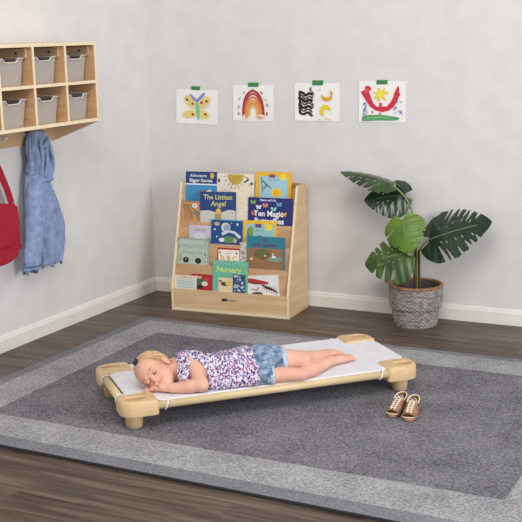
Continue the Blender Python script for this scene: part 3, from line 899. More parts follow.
book('yellow-framed book with a green tree at the right of the third row', 3, 0.427, 0.632, 0.537, (234, 190, 52), cv_J, spine=(90, 160, 190))
book('pale sage green book with two dark round eyes in the fourth row', 4, 0.016, 0.222, 0.420, (160, 174, 156), cv_K)
book('small red-edged alphabet book, partly behind the green nursery book', 4, 0.279, 0.418, 0.375, (176, 40, 44), cv_L)
book('narrow grey speckled book between the alphabet book and the teal one', 4, 0.418, 0.480, 0.412, (214, 208, 202), cv_M)
book('teal book with a brown painted pond scene at the right of the fourth row', 4, 0.464, 0.698, 0.453, (40, 122, 142), cv_N, layer=1, spine=(190, 190, 170))
book('small cream book at the left end of the bottom tray', 5, 0.016, 0.158, 0.207, (232, 216, 190), cv_O, layer=1, th=0.004)
book('red book partly behind the small cream book in the bottom tray', 5, 0.122, 0.254, 0.219, (178, 34, 44), cv_P, th=0.004)
book('green nursery rhyme book in the middle of the bottom tray', 5, 0.259, 0.482, 0.306, (108, 184, 158), cv_Q, th=0.004, spine=(20, 90, 80))
book('small navy and white patterned book in front of the green nursery book', 5, 0.392, 0.466, 0.232, (52, 74, 116), cv_S, layer=1, th=0.004)
book('white book with a red and black insect at the right of the bottom tray', 5, 0.470, 0.684, 0.236, (232, 226, 222), cv_T, layer=0, th=0.004, tilt=-0.10)

# ---------------------------------------------------------------- plant
plant = thing('potted_monstera', 'green monstera with five split leaves in a grey wicker pot by the back wall', 'plant', (1.787, -0.166, 0.0))
prof = [(0.113, 0.0), (0.118, 0.02), (0.122, 0.05), (0.125, 0.085), (0.129, 0.094), (0.139, 0.106), (0.141, 0.12), (0.142, 0.17), (0.143, 0.222)]
zs = np.linspace(0.0, 0.222, 118); pz = [p[1] for p in prof]; pr_ = [p[0] for p in prof]
rows = []; NA = 240; NST = 32
for j, z in enumerate(zs):
    rr = float(np.interp(z, pz, pr_)); row_i = z / 0.0105
    par = int(math.floor(row_i)) % 2; fr = row_i - math.floor(row_i)
    R_ = []
    for k in range(NA):
        th = 2 * PI * k / NA
        wv = math.cos(th * NST + (PI if par else 0))
        d = 0.0034 * wv * math.sin(PI * fr) + 0.0022 * math.sin(PI * fr)
        R_.append(((rr + d) * math.cos(th), (rr + d) * math.sin(th), z))
    rows.append(R_)
WICK = mat('grey_wicker', (112, 110, 110), 0.7, (168, 158, 150), scale=(30, 30, 100), detail=2)
m_ = MB(); m_.grid(rows, True); m_.build('pot', WICK, plant, smooth=True)
m_ = MB(); m_.lathe([(0.108, 0.0), (0.108, 0.003), (0.118, 0.085), (0.132, 0.11), (0.136, 0.222)], 48, close=False)
m_.add([(0.108 * math.cos(2 * PI * k / 48), 0.108 * math.sin(2 * PI * k / 48), 0.002) for k in range(48)], [tuple(range(48))])
m_.build('pot_lining', mat('dark_wicker', (78, 72, 70), 0.85, (110, 100, 92), scale=(50, 50, 160)), plant)
# braided rim
m_ = MB()
for s in range(3):
    pts = []; rad_ = []
    for k in range(181):
        th = 2 * PI * k / 180; ph = th * 22 + s * 2 * PI / 3
        pts.append(((0.140 + 0.0055 * math.cos(ph)) * math.cos(th), (0.140 + 0.0055 * math.cos(ph)) * math.sin(th), 0.223 + 0.0045 * math.sin(ph)))
    m_.tube(pts, 0.005, 6, cap=False)
m_.build('pot_rim', mat('tan_braid', (142, 98, 70), 0.7, (172, 128, 96), scale=(60, 60, 60)), plant, smooth=True)
m_ = MB()
m_.lathe([(0.0005, 0.175), (0.06, 0.177), (0.11, 0.173), (0.131, 0.170)], 40, close=False)
m_.build('soil', mat('dark_moss', (40, 38, 36), 0.95, (86, 84, 82), scale=(90, 90, 90), bump=1, bump_scale=80), plant, smooth=True)

STEM = mat('leaf_stalk', (120, 132, 72), 0.5, (140, 150, 92), scale=(20, 20, 20))
TRUNK = mat('dark_stem', (62, 44, 34), 0.7, (84, 62, 48), scale=(30, 30, 60))


def leaf_material(name, c1, c2, vein, rough=0.32):
    m = mat(name, c1, rough, c2, scale=(9, 9, 9), detail=2, spec=0.5)
    return m


def bez(p0, p1, p2, n=14):
    p0, p1, p2 = Vector(p0), Vector(p1), Vector(p2)
    return [p0 * (1 - t) ** 2 + p1 * 2 * t * (1 - t) + p2 * t * t for t in [i / (n - 1) for i in range(n)]]


def leaf(B, T, Nh, width, m, vm, droop=0.12, fold=0.25, slits=6, seed=0, curl=0.0, depth=0.62, slitw=1.0):
    rnd = random.Random(seed)
    B = Vector(B); T = Vector(T); d = T - B; ln = d.length; d.normalize()
    N = Vector(Nh); N = (N - d * N.dot(d)).normalized(); S = N.cross(d)
    x0 = -0.17; NX, NY = 150, 130
    def wid(x):
        t = (x - x0) / (1 - x0)
        if t <= 0 or t >= 1: return 0
        return math.sin(PI * t ** 0.72) ** 0.72 * (1 if t < .5 else 1)
    sl = {}
    for s in (-1, 1):
        L_ = []
        for k in range(slits):
            L_.append((0.03 + 0.76 * (k + rnd.uniform(-.2, .2)) / slits, rnd.uniform(0.55, 0.8), rnd.uniform(0.36, 0.62) / depth * 0.62, rnd.uniform(.012, .024) * slitw))
        sl[s] = L_
    holes = [(0.12 + 0.62 * (k + .5) / 5 + rnd.uniform(-.03, .03), s * rnd.uniform(.10, .17), s) for k in range(5) for s in (-1, 1)]
    def keep(x, y):
        w = wid(x) * width
        ay = abs(y)
        if ay > w: return False
        if x < 0.0 and ay < 0.05 + (-x) * 0.55: return False
        s = 1 if y > 0 else -1
        for (xs, slope, start, hw) in sl[s]:
            if ay / max(w, 1e-4) > start:
                c = x - xs - slope * ay * (1.1 - 0.5 * ay)
                if abs(c) < hw * (0.25 + 1.1 * (ay / w - start) / (1 - start)): return False
        for hx, hy, hs in holes:
            u_, v_ = x - hx - 0.6 * (ay - abs(hy)), y - hy
            if (u_ / .011) ** 2 + (v_ / (.030)) ** 2 < 1: return False
        return True
    idx = {}; vs = []; fs = []; mi = []
    def P(i, j):
        k = (i, j)
        if k not in idx:
            x = x0 + (1 - x0) * i / NX; y = -width + 2 * width * j / NY
            # follow leaf side edges slightly
            z = -droop * (x ** 2) + droop * x - fold * abs(y) * (0.5 + abs(y)) + 0.010 * math.sin(x * 38) * abs(y) / width * 1.0 - curl * max(0, x - .55) ** 2 * 2
            if abs(y) < .012: z += -0.004
            p = B + d * (x * ln) + S * (y * ln) + N * (z * ln)
            idx[k] = len(vs); vs.append(tuple(p))
        return idx[k]
    for i in range(NX):
        for j in range(NY):
            x = x0 + (1 - x0) * (i + .5) / NX; y = -width + 2 * width * (j + .5) / NY
            if keep(x, y):
                fs.append((P(i, j), P(i + 1, j), P(i + 1, j + 1), P(i, j + 1)))
                a_ = abs(y)
                v = a_ < 0.0055 * (1.15 - x) + .0015
                mi.append(1 if v else 0)
    mb_ = MB(); mb_.v = vs; mb_.f = fs; mb_.m = mi
    # relax boundary
    me_o = mb_.build('leaf', [m, vm], plant, smooth=True)
    bm = bmesh.new(); bm.from_mesh(me_o.data)
    for _ in range(3):
        mv = {}
        for v in bm.verts:
            if v.is_boundary:
                nb = [e.other_vert(v) for e in v.link_edges if e.is_boundary]
                if len(nb) == 2:
                    mv[v] = (v.co * 2 + nb[0].co + nb[1].co) / 4
        for v, c in mv.items(): v.co = c
    bm.to_mesh(me_o.data); bm.free()
    s = me_o.modifiers.new('solidify', 'SOLIDIFY'); s.thickness = 0.0012
    return me_o


o_ = Vector((1.787, -0.166, 0.0))
rel = lambda p: Vector(p) - o_
G_D = mat('leaf_dark_green', (26, 46, 30), 0.24, (38, 62, 38), scale=(9, 9, 9), spec=0.6)
G_M = mat('leaf_mid_green', (32, 52, 26), 0.30, (56, 86, 34), scale=(9, 9, 9))
G_M2 = mat('leaf_lower_green', (40, 68, 22), 0.32, (72, 100, 30), scale=(9, 9, 9))
G_B = mat('leaf_bright_green', (76, 108, 26), 0.34, (102, 134, 40), scale=(9, 9, 9))
VN = mat('leaf_vein', (112, 136, 88), 0.5)
VND = mat('leaf_vein_dark', (78, 104, 70), 0.5)
# stalks:      start                      control                end
tk = [((1.790, -0.185, 0.172), (1.788, -0.187, 0.31), (1.790, -0.19, 0.45)), ((1.812, -0.185, 0.172), (1.814, -0.187, 0.28), (1.812, -0.19, 0.42))]
for a_, b_, c_ in tk:
    MB().tube([rel(p) for p in bez(a_, b_, c_, 8)], [0.0085, .0085, .008, .008, .007, .0065, .006, .005], 10).build('main_stem', TRUNK, plant, smooth=True)
stalks = [((1.790, -0.19, 0.43), (1.812, -0.19, 0.69), (1.655, -0.205, 0.774), 0.0050),
          ((1.790, -0.19, 0.43), (1.795, -0.16, 0.60), (1.720, -0.15, 0.690), 0.0042),
          ((1.790, -0.19, 0.41), (1.80, -0.25, 0.63), (1.780, -0.265, 0.590), 0.004),
          ((1.795, -0.19, 0.26), (1.80, -0.27, 0.50), (1.788, -0.285, 0.435), 0.004),
          ((1.812, -0.19, 0.40), (1.815, -0.18, 0.44), (1.868, -0.185, 0.482), 0.0048),
          ((1.802, -0.185, 0.172), (1.806, -0.19, 0.32), (1.802, -0.195, 0.45), 0.0058)]
for a_, b_, c_, r_ in stalks:
    MB().tube([rel(p) for p in bez(a_, b_, c_)], r_, 8).build('leaf_stalk', STEM, plant, smooth=True)
toC = (Vector(cam.location) - Vector((1.8, -.2, .5))).normalized()
UP = Vector((0, 0, 1))
# A: long high leaf pointing left, seen nearly edge on
leaf(rel((1.660, -0.205, 0.778)), rel((1.365, -0.215, 0.835)), UP * 0.95 + toC * 0.13, 0.42, G_M, VN, droop=0.20, fold=0.28, seed=3, slits=4)
# B: dark leaf under it
leaf(rel((1.725, -0.16, 0.715)), rel((1.498, -0.20, 0.680)), UP * 0.45 + toC * 0.7, 0.52, G_D, VND, droop=0.1, fold=0.30, seed=5, slits=4)
# C: bright leaf facing the room
leaf(rel((1.745, -0.275, 0.600)), rel((1.808, -0.325, 0.425)), toC * 0.9 + UP * 0.35 + Vector((-.35, 0, 0)), 0.60, G_B, VN, droop=0.15, fold=0.18, seed=8, slits=3, depth=.5)
# D: lower left leaf with long fingers
leaf(rel((1.775, -0.275, 0.420)), rel((1.535, -0.285, 0.340)), toC * 0.8 + UP * 0.55, 0.62, G_M2, VN, droop=0.2, fold=0.28, seed=11, slits=4, slitw=2.1)
# E: large dark leaf to the right
leaf(rel((1.866, -0.190, 0.482)), rel((2.208, -0.185, 0.598)), toC * 0.75 + UP * 0.62, 0.46, G_D, VN, droop=0.16, fold=0.16, seed=22, slits=6, slitw=1.25)

# ---------------------------------------------------------------- sandals
LEA = mat('tan_leather', (140, 96, 74), 0.6, (170, 126, 100), scale=(60, 60, 60))
LEAD = mat('inner_leather', (150, 110, 84), 0.7, (120, 84, 64), scale=(60, 60, 60))
SOLE = mat('tan_sole', (168, 122, 90), 0.6)
LACE = mat('cream_lace', (236, 220, 196), 0.8)


def outline(n=40, L_=0.150, grow=0.0):
    P = []
    for k in range(n):
        t = 2 * PI * k / n
        y = -math.cos(t); x = math.sin(t)
        # y=+1 toe, -1 heel
        w = 0.0285 + 0.0055 * (y + 0.1) - 0.004 * max(0, -abs(y + .15) + .35)
        P.append((x * (w + grow) * (abs(x) ** -0.12 if abs(x) > .05 else 1), y * (L_ / 2 + grow)))
    return P


def make_shoe():
    t = thing('child_sandal', '', 'sandal')
    o1 = outline()
    m = MB()
    rows = []
    for z, g_ in ((0.0, -0.002), (0.003, 0.0), (0.011, 0.0), (0.014, -0.0015)):
        rows.append([(x, y, z + 0.004 * max(0, -y / 0.075) * (1 if z > .005 else 0)) for x, y in outline(grow=g_)])
    m.grid(rows, True, caps=True); m.build('sole', SOLE, t, smooth=False, bevel=0.001)
    # heel counter: raised wall around the rear
    m = MB(); R_ = []; n = 30
    for j in range(9):
        zz = 0.015 + 0.052 * j / 8; row = []
        for k in range(n + 1):
            u = -1.0 + 2.0 * k / n          # around heel from one side to the other
            th = -PI / 2 + u * PI * 0.78
            x = math.cos(th) * 0; 
            hx = 0.0262 * math.sin(u * PI * 0.62) / math.sin(PI * 0.62) if abs(u) < 1 else 0.0262 * (1 if u > 0 else -1)
            hy = -0.070 + 0.060 * (1 - math.cos(u * PI * 0.5))
            top = 1 - 0.30 * abs(u) ** 2
            z2 = 0.015 + 0.056 * top * j / 8
            nar = 1 - 0.14 * (j / 8)
            row.append((hx * nar, hy + 0.006 * (j / 8) * (1 - abs(u)), z2))
        R_.append(row)
    m.grid(R_); m.build('heel_counter', LEAD, t, smooth=True, solid=0.003)
    m = MB(); m.tube([p for p in R_[-1]], 0.0024, 6); m.build('collar_piping', LACE, t, smooth=True)
    # side panels running to the toe
    for s in (-1, 1):
        m = MB(); R_ = []
        for j in range(7):
            row = []
            for k in range(17):
                u = k / 16; y = -0.012 + 0.066 * u
                w0 = 0.0262 + 0.004 * math.sin(u * PI)
                top = 0.046 * (1 - u) + 0.020 * u
                f = j / 6
                x = s * (w0 * (1 - 0.62 * f ** 1.6)); z = 0.014 + top * math.sin(f * PI / 2)
                row.append((x, y, z))
            R_.append(row)
        m.grid(R_); m.build('side_panel', LEA, t, smooth=True, solid=0.0025)
        m = MB(); m.tube(R_[-1], 0.002, 6); m.build('panel_piping', LACE, t, smooth=True)
    # toe strap
    m = MB(); R_ = []
    for j in range(4):
        R_.append([(0.031 * math.cos(PI * k / 14), 0.046 + 0.005 * j + 0.005 * math.sin(PI * k / 14), 0.012 + 0.020 * math.sin(PI * k / 14)) for k in range(15)])
    m.grid(R_); m.build('toe_strap', LEA, t, smooth=True, solid=0.0025)
    m = MB(); R_ = []
    for k in range(15):
        an = PI * k / 14
        R_.append((0.030 * math.cos(an), 0.050 + 0.020 * math.sin(an), 0.016))
    m.tube(R_, 0.002, 6)
    m.build('toe_edging', LACE, t, smooth=True)
    # zigzag laces
    m = MB()
    for i in range(6):
        u = i / 5.5; u2 = (i + 1) / 5.5
        y0 = -0.014 + 0.064 * u; y1 = -0.014 + 0.064 * u2
        z0 = 0.062 - 0.028 * u; z1 = 0.062 - 0.028 * u2
        for s in (-1, 1):
            m.tube([(s * 0.016, y0, z0 - .004), (0, (y0 + y1) / 2, (z0 + z1) / 2 + .004), (-s * 0.016, y1, z1 - .004)], 0.0021, 6)
            m.tube([(s * 0.016, y0, z0 - .004), (s * 0.0245, y0 + .002, (z0 - .02))], 0.0019, 6)
    for s in (-1, 1):
        m.tube([(0, -0.014, 0.064), (s * .012, -0.020, 0.072), (s * .020, -0.012, 0.064), (s * .006, -0.010, 0.062)], 0.0018, 6)
    m.build('laces', LACE, t, smooth=True)
    return t


s1 = make_shoe()
s1['label'] = 'tan lace-up child sandal on the rug, left one of the pair'; s1['group'] = 'pair of child sandals'
s1.location = (2.200, -1.600, 0.0145); s1.rotation_euler = (0, 0, PI - 0.06)
s2 = dup(s1, (2.268, -1.618, 0.0145), PI + 0.10, 'tan lace-up child sandal on the rug, right one of the pair', 'pair of child sandals')

# ---------------------------------------------------------------- cot
CA = math.radians(46.5); CO = Vector((1.526, -1.595, 0.0))
CL, CW = 1.345, 0.585
cot = thing('daycare_cot', 'low tan stackable child cot standing diagonally on the grey rug', 'cot', CO, CA)
TAN = mat('tan_plastic', (214, 180, 134), 0.45, (220, 188, 144), scale=(30, 30, 30))
RAILM = mat('tan_painted_rail', (216, 192, 148), 0.4, (222, 198, 156), scale=(10, 10, 10))
TANP = mat('tan_plastic_recess', (196, 160, 116), 0.5)
ZT = 0.142; ZB = 0.078


def rrect(cx, cy, hx, hy, r, n=8):
    P = []
    for qx, qy, a0 in ((1, 1, 0), (-1, 1, PI / 2), (-1, -1, PI), (1, -1, 3 * PI / 2)):
        rr = r[(qx, qy)]
        for k in range(n + 1):
            a_ = a0 + PI / 2 * k / n
            P.append((cx + qx * (hx - rr) + rr * math.cos(a_), cy + qy * (hy - rr) + rr * math.sin(a_)))
    return P


for sx in (-1, 1):
    for sy in (-1, 1):
        bx, by = 0.077, 0.063
        cx = sx * (CL / 2 - bx); cy = sy * (CW / 2 - by)
        rad_ = {}
        for q in ((1, 1), (-1, 1), (-1, -1), (1, -1)):
            rad_[q] = 0.058 if (q[0] == sx and q[1] == sy) else 0.014
        m = MB()
        rows = []
        for z, g_ in ((ZB, 0.0), (ZB + 0.006, 0.0015), (ZT - 0.010, 0.0), (ZT - 0.003, -0.003), (ZT, -0.009)):
            rows.append([(x, y, z) for x, y in rrect(cx, cy, bx + g_, by + g_, rad_)])
        m.grid(rows, True)
        # top with oval recess
        n = len(rows[-1]); top = rows[-1]
        ecx, ecy = cx + sx * 0.012, cy + sy * 0.010
        ov = []
        for (x, y, z) in top:
            an = math.atan2((y - ecy) / by, (x - ecx) / bx)
            ov.append((ecx + 0.050 * math.cos(an), ecy + 0.028 * math.sin(an), ZT + 0.001))
        m.grid([top, ov, [(ecx + (p[0] - ecx) * .93, ecy + (p[1] - ecy) * .93, ZT - 0.003) for p in ov]], True)
        m.grid([[(ecx + (p[0] - ecx) * .93, ecy + (p[1] - ecy) * .93, ZT - 0.003) for p in ov], [(ecx + (p[0] - ecx) * .86, ecy + (p[1] - ecy) * .86, ZT - 0.020) for p in ov]], True, 1)
        m.add([(ecx + (p[0] - ecx) * .86, ecy + (p[1] - ecy) * .86, ZT - 0.020) for p in ov], [tuple(range(n))], 1)
        m.add([p for p in rows[0]], [tuple(range(n))])
        c_ = m.build('corner_block', [TAN, TANP], cot, smooth=True)
        md = c_.modifiers.new('es', 'EDGE_SPLIT'); md.split_angle = math.radians(50)
        lm = MB(); lm.lathe([(0.031, 0.0135), (0.034, 0.016), (0.040, ZB + 0.001)], 28, M=Matrix.Translation((sx * (CL / 2 - 0.064), sy * (CW / 2 - 0.078), 0)))
        lg = lm.build('leg', TAN, cot, smooth=True)
        md = lg.modifiers.new('es', 'EDGE_SPLIT'); md.split_angle = math.radians(50)
RZ = 0.113
for sy in (-1, 1):
    y = sy * (CW / 2 - 0.020)
    MB().tube([(-CL / 2 + 0.15, y, RZ), (CL / 2 - 0.15, y, RZ)], 0.0175, 18).build('side_rail', RAILM, cot, smooth=True)
for sx in (-1, 1):
    x = sx * (CL / 2 - 0.026)
    MB().tube([(x, -CW / 2 + 0.12, RZ), (x, CW / 2 - 0.12, RZ)], 0.0185, 18).build('end_rail', RAILM, cot, smooth=True)

# sheet
SHEET = mat('white_cotton', (226, 224, 228), 0.9, (234, 232, 236), scale=(20, 20, 20))
sheet = thing('cot_sheet', 'white cotton sheet stretched over the tan cot under the sleeping child', 'sheet', CO, CA)
hx, hy = CL / 2 - 0.042, CW / 2 - 0.022
poly = [(-hx + 0.003, -0.142), (-hx + 0.132, -hy), (hx - 0.125, -hy), (0.664, -0.118), (0.664, 0.140), (hx - 0.110, hy), (-hx + 0.132, hy), (-hx + 0.003, 0.142)]


def in_poly(x, y, sh=0):
    for i in range(len(poly)):
        a_ = poly[i]; b_ = poly[(i + 1) % len(poly)]
        if (b_[0] - a_[0]) * (y - a_[1]) - (b_[1] - a_[1]) * (x - a_[0]) < sh: return False
    return True


# polar grid that follows the outline exactly
def edge_r(an):
    dx, dy = math.cos(an), math.sin(an); best = 9
    for i in range(len(poly)):
        a_ = Vector(poly[i]); b_ = Vector(poly[(i + 1) % len(poly)]); e = b_ - a_
        den = dx * e.y - dy * e.x
        if abs(den) < 1e-9: continue
        t = (a_.x * e.y - a_.y * e.x) / den; u = (a_.x * dy - a_.y * dx) / den
        if t > 0 and -1e-6 <= u <= 1 + 1e-6: best = min(best, t)
    return best


angs = sorted(set([math.atan2(p[1], p[0]) for p in poly] + [2 * PI * k / 200 - PI for k in range(200)]))
rows = []
for j in range(1, 61):
    f = j / 60
    R_ = []
    for an in angs:
        r_ = edge_r(an) * f; x, y = r_ * math.cos(an), r_ * math.sin(an)
        nz = mnoise.noise(Vector((x * 7, y * 7, 2.0))); nz2 = mnoise.noise(Vector((x * 3 + 5, y * 22, 4.0)))
        edge = (1 - f) ** 0.4
        z = 0.1335 - 0.004 * (1 - f ** 3) + edge * (0.004 * nz + 0.002 * nz2)
        if abs(y) > 0.245: z = min(z, 0.1335)
        R_.append((x, y, z))
    rows.append(R_)
m = MB(); m.grid(rows, True); m.add(rows[0], [tuple(range(len(angs)))])
# hem turned down over the rails
m.grid([rows[-1], [(p[0] * 1.003 + 0.0, p[1] * 1.012, p[2] - 0.004) for p in rows[-1]]], True)
m.build('sheet_cloth', SHEET, sheet, smooth=True, solid=0.0015)
for sx, sy in ((-1, -1), (1, -1), (1, 1), (-1, 1)):
    m = MB()
    x = sx * (CL / 2 - 0.176 - 0.012); y = sy * (CW / 2 - 0.020); pts = []
    for k in range(17):
        an = 2 * PI * k / 16
        pts.append((x + 0.006 * math.cos(an), y + 0.0205 * math.sin(an), RZ + 0.0205 * math.cos(an)))
    m.tube(pts, 0.0032, 8)
    m.build('elastic_strap', mat('white_elastic', (236, 232, 224), 0.8), sheet, smooth=True); m = MB()
    x2 = sx * (CL / 2 - 0.026); y2 = sy * (CW / 2 - 0.150); pts = []
    for k in range(17):
        an = 2 * PI * k / 16
        pts.append((x2 + 0.0215 * math.sin(an), y2, RZ + 0.0215 * math.cos(an)))
    m.tube(pts, 0.0028, 8)
    m.build('elastic_strap', mat('white_elastic', (236, 232, 224), 0.8), sheet, smooth=True)

# ---------------------------------------------------------------- sleeping child (distance-field modelling)
class Field:
    def __init__(self, lo, hi, h):
        self.lo = np.array(lo, float); self.h = h
        self.n = np.ceil((np.array(hi) - self.lo) / h).astype(int) + 1
        self.d = np.full(self.n, 0.06, np.float32)

    def sub(self, lo, hi):
        a = np.clip(np.floor((np.array(lo) - self.lo) / self.h).astype(int), 0, self.n - 1)
        b = np.clip(np.ceil((np.array(hi) - self.lo) / self.h).astype(int) + 1, 1, self.n)
        if (b - a <= 0).any(): return None, None
        ax = [self.lo[i] + self.h * np.arange(a[i], b[i]) for i in range(3)]
        G = np.meshgrid(*ax, indexing='ij')
        return tuple(slice(a[i], b[i]) for i in range(3)), G

    def _merge(self, s, d, k, op):
        c = self.d[s]
        if op == 'add':
            if k > 0:
                hh = np.maximum(k - np.abs(c - d), 0) / k
                self.d[s] = np.minimum(c, d) - hh * hh * k * 0.25
            else:
                self.d[s] = np.minimum(c, d)
        else:
            if k > 0:
                hh = np.maximum(k - np.abs(c + d), 0) / k
                self.d[s] = np.maximum(c, -d) + hh * hh * k * 0.25
            else:
                self.d[s] = np.maximum(c, -d)

    def cone(self, p, r1, q, r2_, k=0.01, op='add'):
        p = np.array(p, float); q = np.array(q, float); m_ = max(r1, r2_) + 0.03 + k
        s, G = self.sub(np.minimum(p, q) - m_, np.maximum(p, q) + m_)
        if s is None: return self
        e = q - p; l2 = max((e * e).sum(), 1e-12)
        P_ = [G[i] - p[i] for i in range(3)]
        t = np.clip((P_[0] * e[0] + P_[1] * e[1] + P_[2] * e[2]) / l2, 0, 1)
        d = np.sqrt(sum((P_[i] - e[i] * t) ** 2 for i in range(3))) - (r1 + (r2_ - r1) * t)
        self._merge(s, d, k, op); return self

    def chain(self, pts, rs, k=0.01):
        for i in range(len(pts) - 1): self.cone(pts[i], rs[i], pts[i + 1], rs[i + 1], k)
        return self

    def ell(self, c, r, R_=None, k=0.01, op='add'):
        c = np.array(c, float); r = np.array(r, float); m_ = r.max() + 0.03 + k
        s, G = self.sub(c - m_, c + m_)
        if s is None: return self
        P_ = [G[i] - c[i] for i in range(3)]
        if R_ is not None:     # rows = local axes
            P_ = [sum(R_[j][i] * P_[i] for i in range(3)) for j in range(3)]
        k0 = np.sqrt(sum((P_[i] / r[i]) ** 2 for i in range(3))); k1 = np.sqrt(sum((P_[i] / r[i] ** 2) ** 2 for i in range(3))) + 1e-9
        d = k0 * (k0 - 1) / k1
        self._merge(s, d, k, op); return self

    def plane(self, p, n):
        """keep the side opposite to n"""
        n = np.array(n, float); n /= np.linalg.norm(n); p = np.array(p, float)
        ax = [self.lo[i] + self.h * np.arange(self.n[i]) for i in range(3)]
        d = ((ax[0] - p[0]) * n[0])[:, None, None] + ((ax[1] - p[1]) * n[1])[None, :, None] + ((ax[2] - p[2]) * n[2])[None, None, :]
        self.d = np.maximum(self.d, d.astype(np.float32)); return self

    def coords(self):
        ax = [self.lo[i] + self.h * np.arange(self.n[i]) for i in range(3)]
        return np.meshgrid(*ax, indexing='ij')

    def mesh(self):
        D = self.d; S = D < 0; nx, ny, nz = D.shape
        c = np.zeros((nx - 1, ny - 1, nz - 1), int)
        for dx in (0, 1):
            for dy in (0, 1):
                for dz in (0, 1):
                    c += S[dx:nx - 1 + dx, dy:ny - 1 + dy, dz:nz - 1 + dz]
        act = (c > 0) & (c < 8)
        ids = np.full(act.shape, -1, int); I = np.argwhere(act); ids[act] = np.arange(len(I))
        acc = np.zeros((len(I), 3)); cnt = np.zeros(len(I))
        cor = [(0, 0, 0), (1, 0, 0), (0, 1, 0), (1, 1, 0), (0, 0, 1), (1, 0, 1), (0, 1, 1), (1, 1, 1)]
        ed = [(0, 1), (2, 3), (4, 5), (6, 7), (0, 2), (1, 3), (4, 6), (5, 7), (0, 4), (1, 5), (2, 6), (3, 7)]
        for a_, b_ in ed:
            A = np.array(cor[a_]); B_ = np.array(cor[b_])
            ia = I + A; ib = I + B_
            da = D[ia[:, 0], ia[:, 1], ia[:, 2]]; db = D[ib[:, 0], ib[:, 1], ib[:, 2]]
            m_ = (da < 0) != (db < 0)
            t = np.where(m_, da / np.where(m_, da - db, 1), 0)
            acc[m_] += (A + (B_ - A) * t[:, None])[m_]; cnt[m_] += 1
        V = self.lo + self.h * (I + acc / cnt[:, None])
        F = []
        for ax in range(3):
            o1_, o2_ = [(1, 2), (2, 0), (0, 1)][ax]
            sl0 = [slice(None)] * 3; sl1 = [slice(None)] * 3
            sl0[ax] = slice(0, -1); sl1[ax] = slice(1, None)
            a_ = S[tuple(sl0)]; b_ = S[tuple(sl1)]
            E_ = np.argwhere(a_ != b_)
            E_ = E_[(E_[:, o1_] > 0) & (E_[:, o2_] > 0) & (E_[:, o1_] < D.shape[o1_] - 1) & (E_[:, o2_] < D.shape[o2_] - 1)]
            u = np.zeros(3, int); u[o1_] = 1; v = np.zeros(3, int); v[o2_] = 1
            q = [E_ - u - v, E_ - v, E_, E_ - u]
            Q = np.stack([ids[p[:, 0], p[:, 1], p[:, 2]] for p in q], 1)
            fl_ = a_[E_[:, 0], E_[:, 1], E_[:, 2]]
            Q[~fl_] = Q[~fl_][:, ::-1]
            F.append(Q)
        return V, np.concatenate(F)

    def build(self, name, mats, parent, matfn=None, smooth_it=0):
        V, F = self.mesh()
        me = bpy.data.meshes.new(name)
        me.from_pydata(V.tolist(), [], F.tolist())
        for m_ in (mats if isinstance(mats, list) else [mats]): me.materials.append(m_)
        if matfn is not None:
            ce = V[F].mean(1); me.polygons.foreach_set('material_index', matfn(ce).astype(np.int32))
        me.polygons.foreach_set('use_smooth', [True] * len(F)); me.update()
        o = bpy.data.objects.new(name, me); COL.objects.link(o); o.parent = parent
        if smooth_it:
            s = o.modifiers.new('smooth', 'SMOOTH'); s.factor = 0.5; s.iterations = smooth_it
        return o


kid = thing('person', 'small blonde child in floral top and denim shorts asleep on the cot', 'person', CO, CA)
SKIN = mat('skin', (222, 168, 146), 0.5, (230, 180, 158), scale=(14, 14, 14), sss=0.12, spec=0.35)
LIPS = mat('lip_skin', (212, 138, 124), 0.4, sss=0.1)
CHEEK = mat('rosy_skin', (226, 164, 142), 0.5, (230, 172, 150), scale=(14, 14, 14), sss=0.12, spec=0.35)

R_ax = np.array((0.942, -0.334, 0.0)); U_ax = np.array((0.100, 0.283, 0.954)); c_ax = np.array((-0.223, -0.927, 0.300))
A_ = -0.86 * R_ax + 0.5 * U_ax; A_ /= np.linalg.norm(A_)
L0 = 0.5 * R_ax + 0.86 * U_ax; L0 /= np.linalg.norm(L0)
YW = math.radians(23)
Fh = math.cos(YW) * c_ax - math.sin(YW) * L0; Fh -= A_ * Fh.dot(A_); Fh /= np.linalg.norm(Fh)
Lh = np.cross(A_, Fh)
if Lh.dot(L0) < 0: Lh = -Lh
HC = np.array((-0.491, -0.112, 0.214)) + R_ax * 0.008 - U_ax * 0.010
HS = 0.965
hp = lambda a, l, f: HC + HS * (A_ * a + Lh * l + Fh * f)
RH = np.array([A_, Lh, Fh])

SH_L = (-0.340, -0.142, 0.240); EL_L = (-0.326, -0.258, 0.168); WR_L = (-0.440, -0.218, 0.158)
HND = np.array((-0.482, -0.186, 0.153)); 
SH_R = (-0.340, -0.150, 0.175); EL_R = (-0.400, -0.215, 0.152); WR_R = (-0.460, -0.180, 0.148)


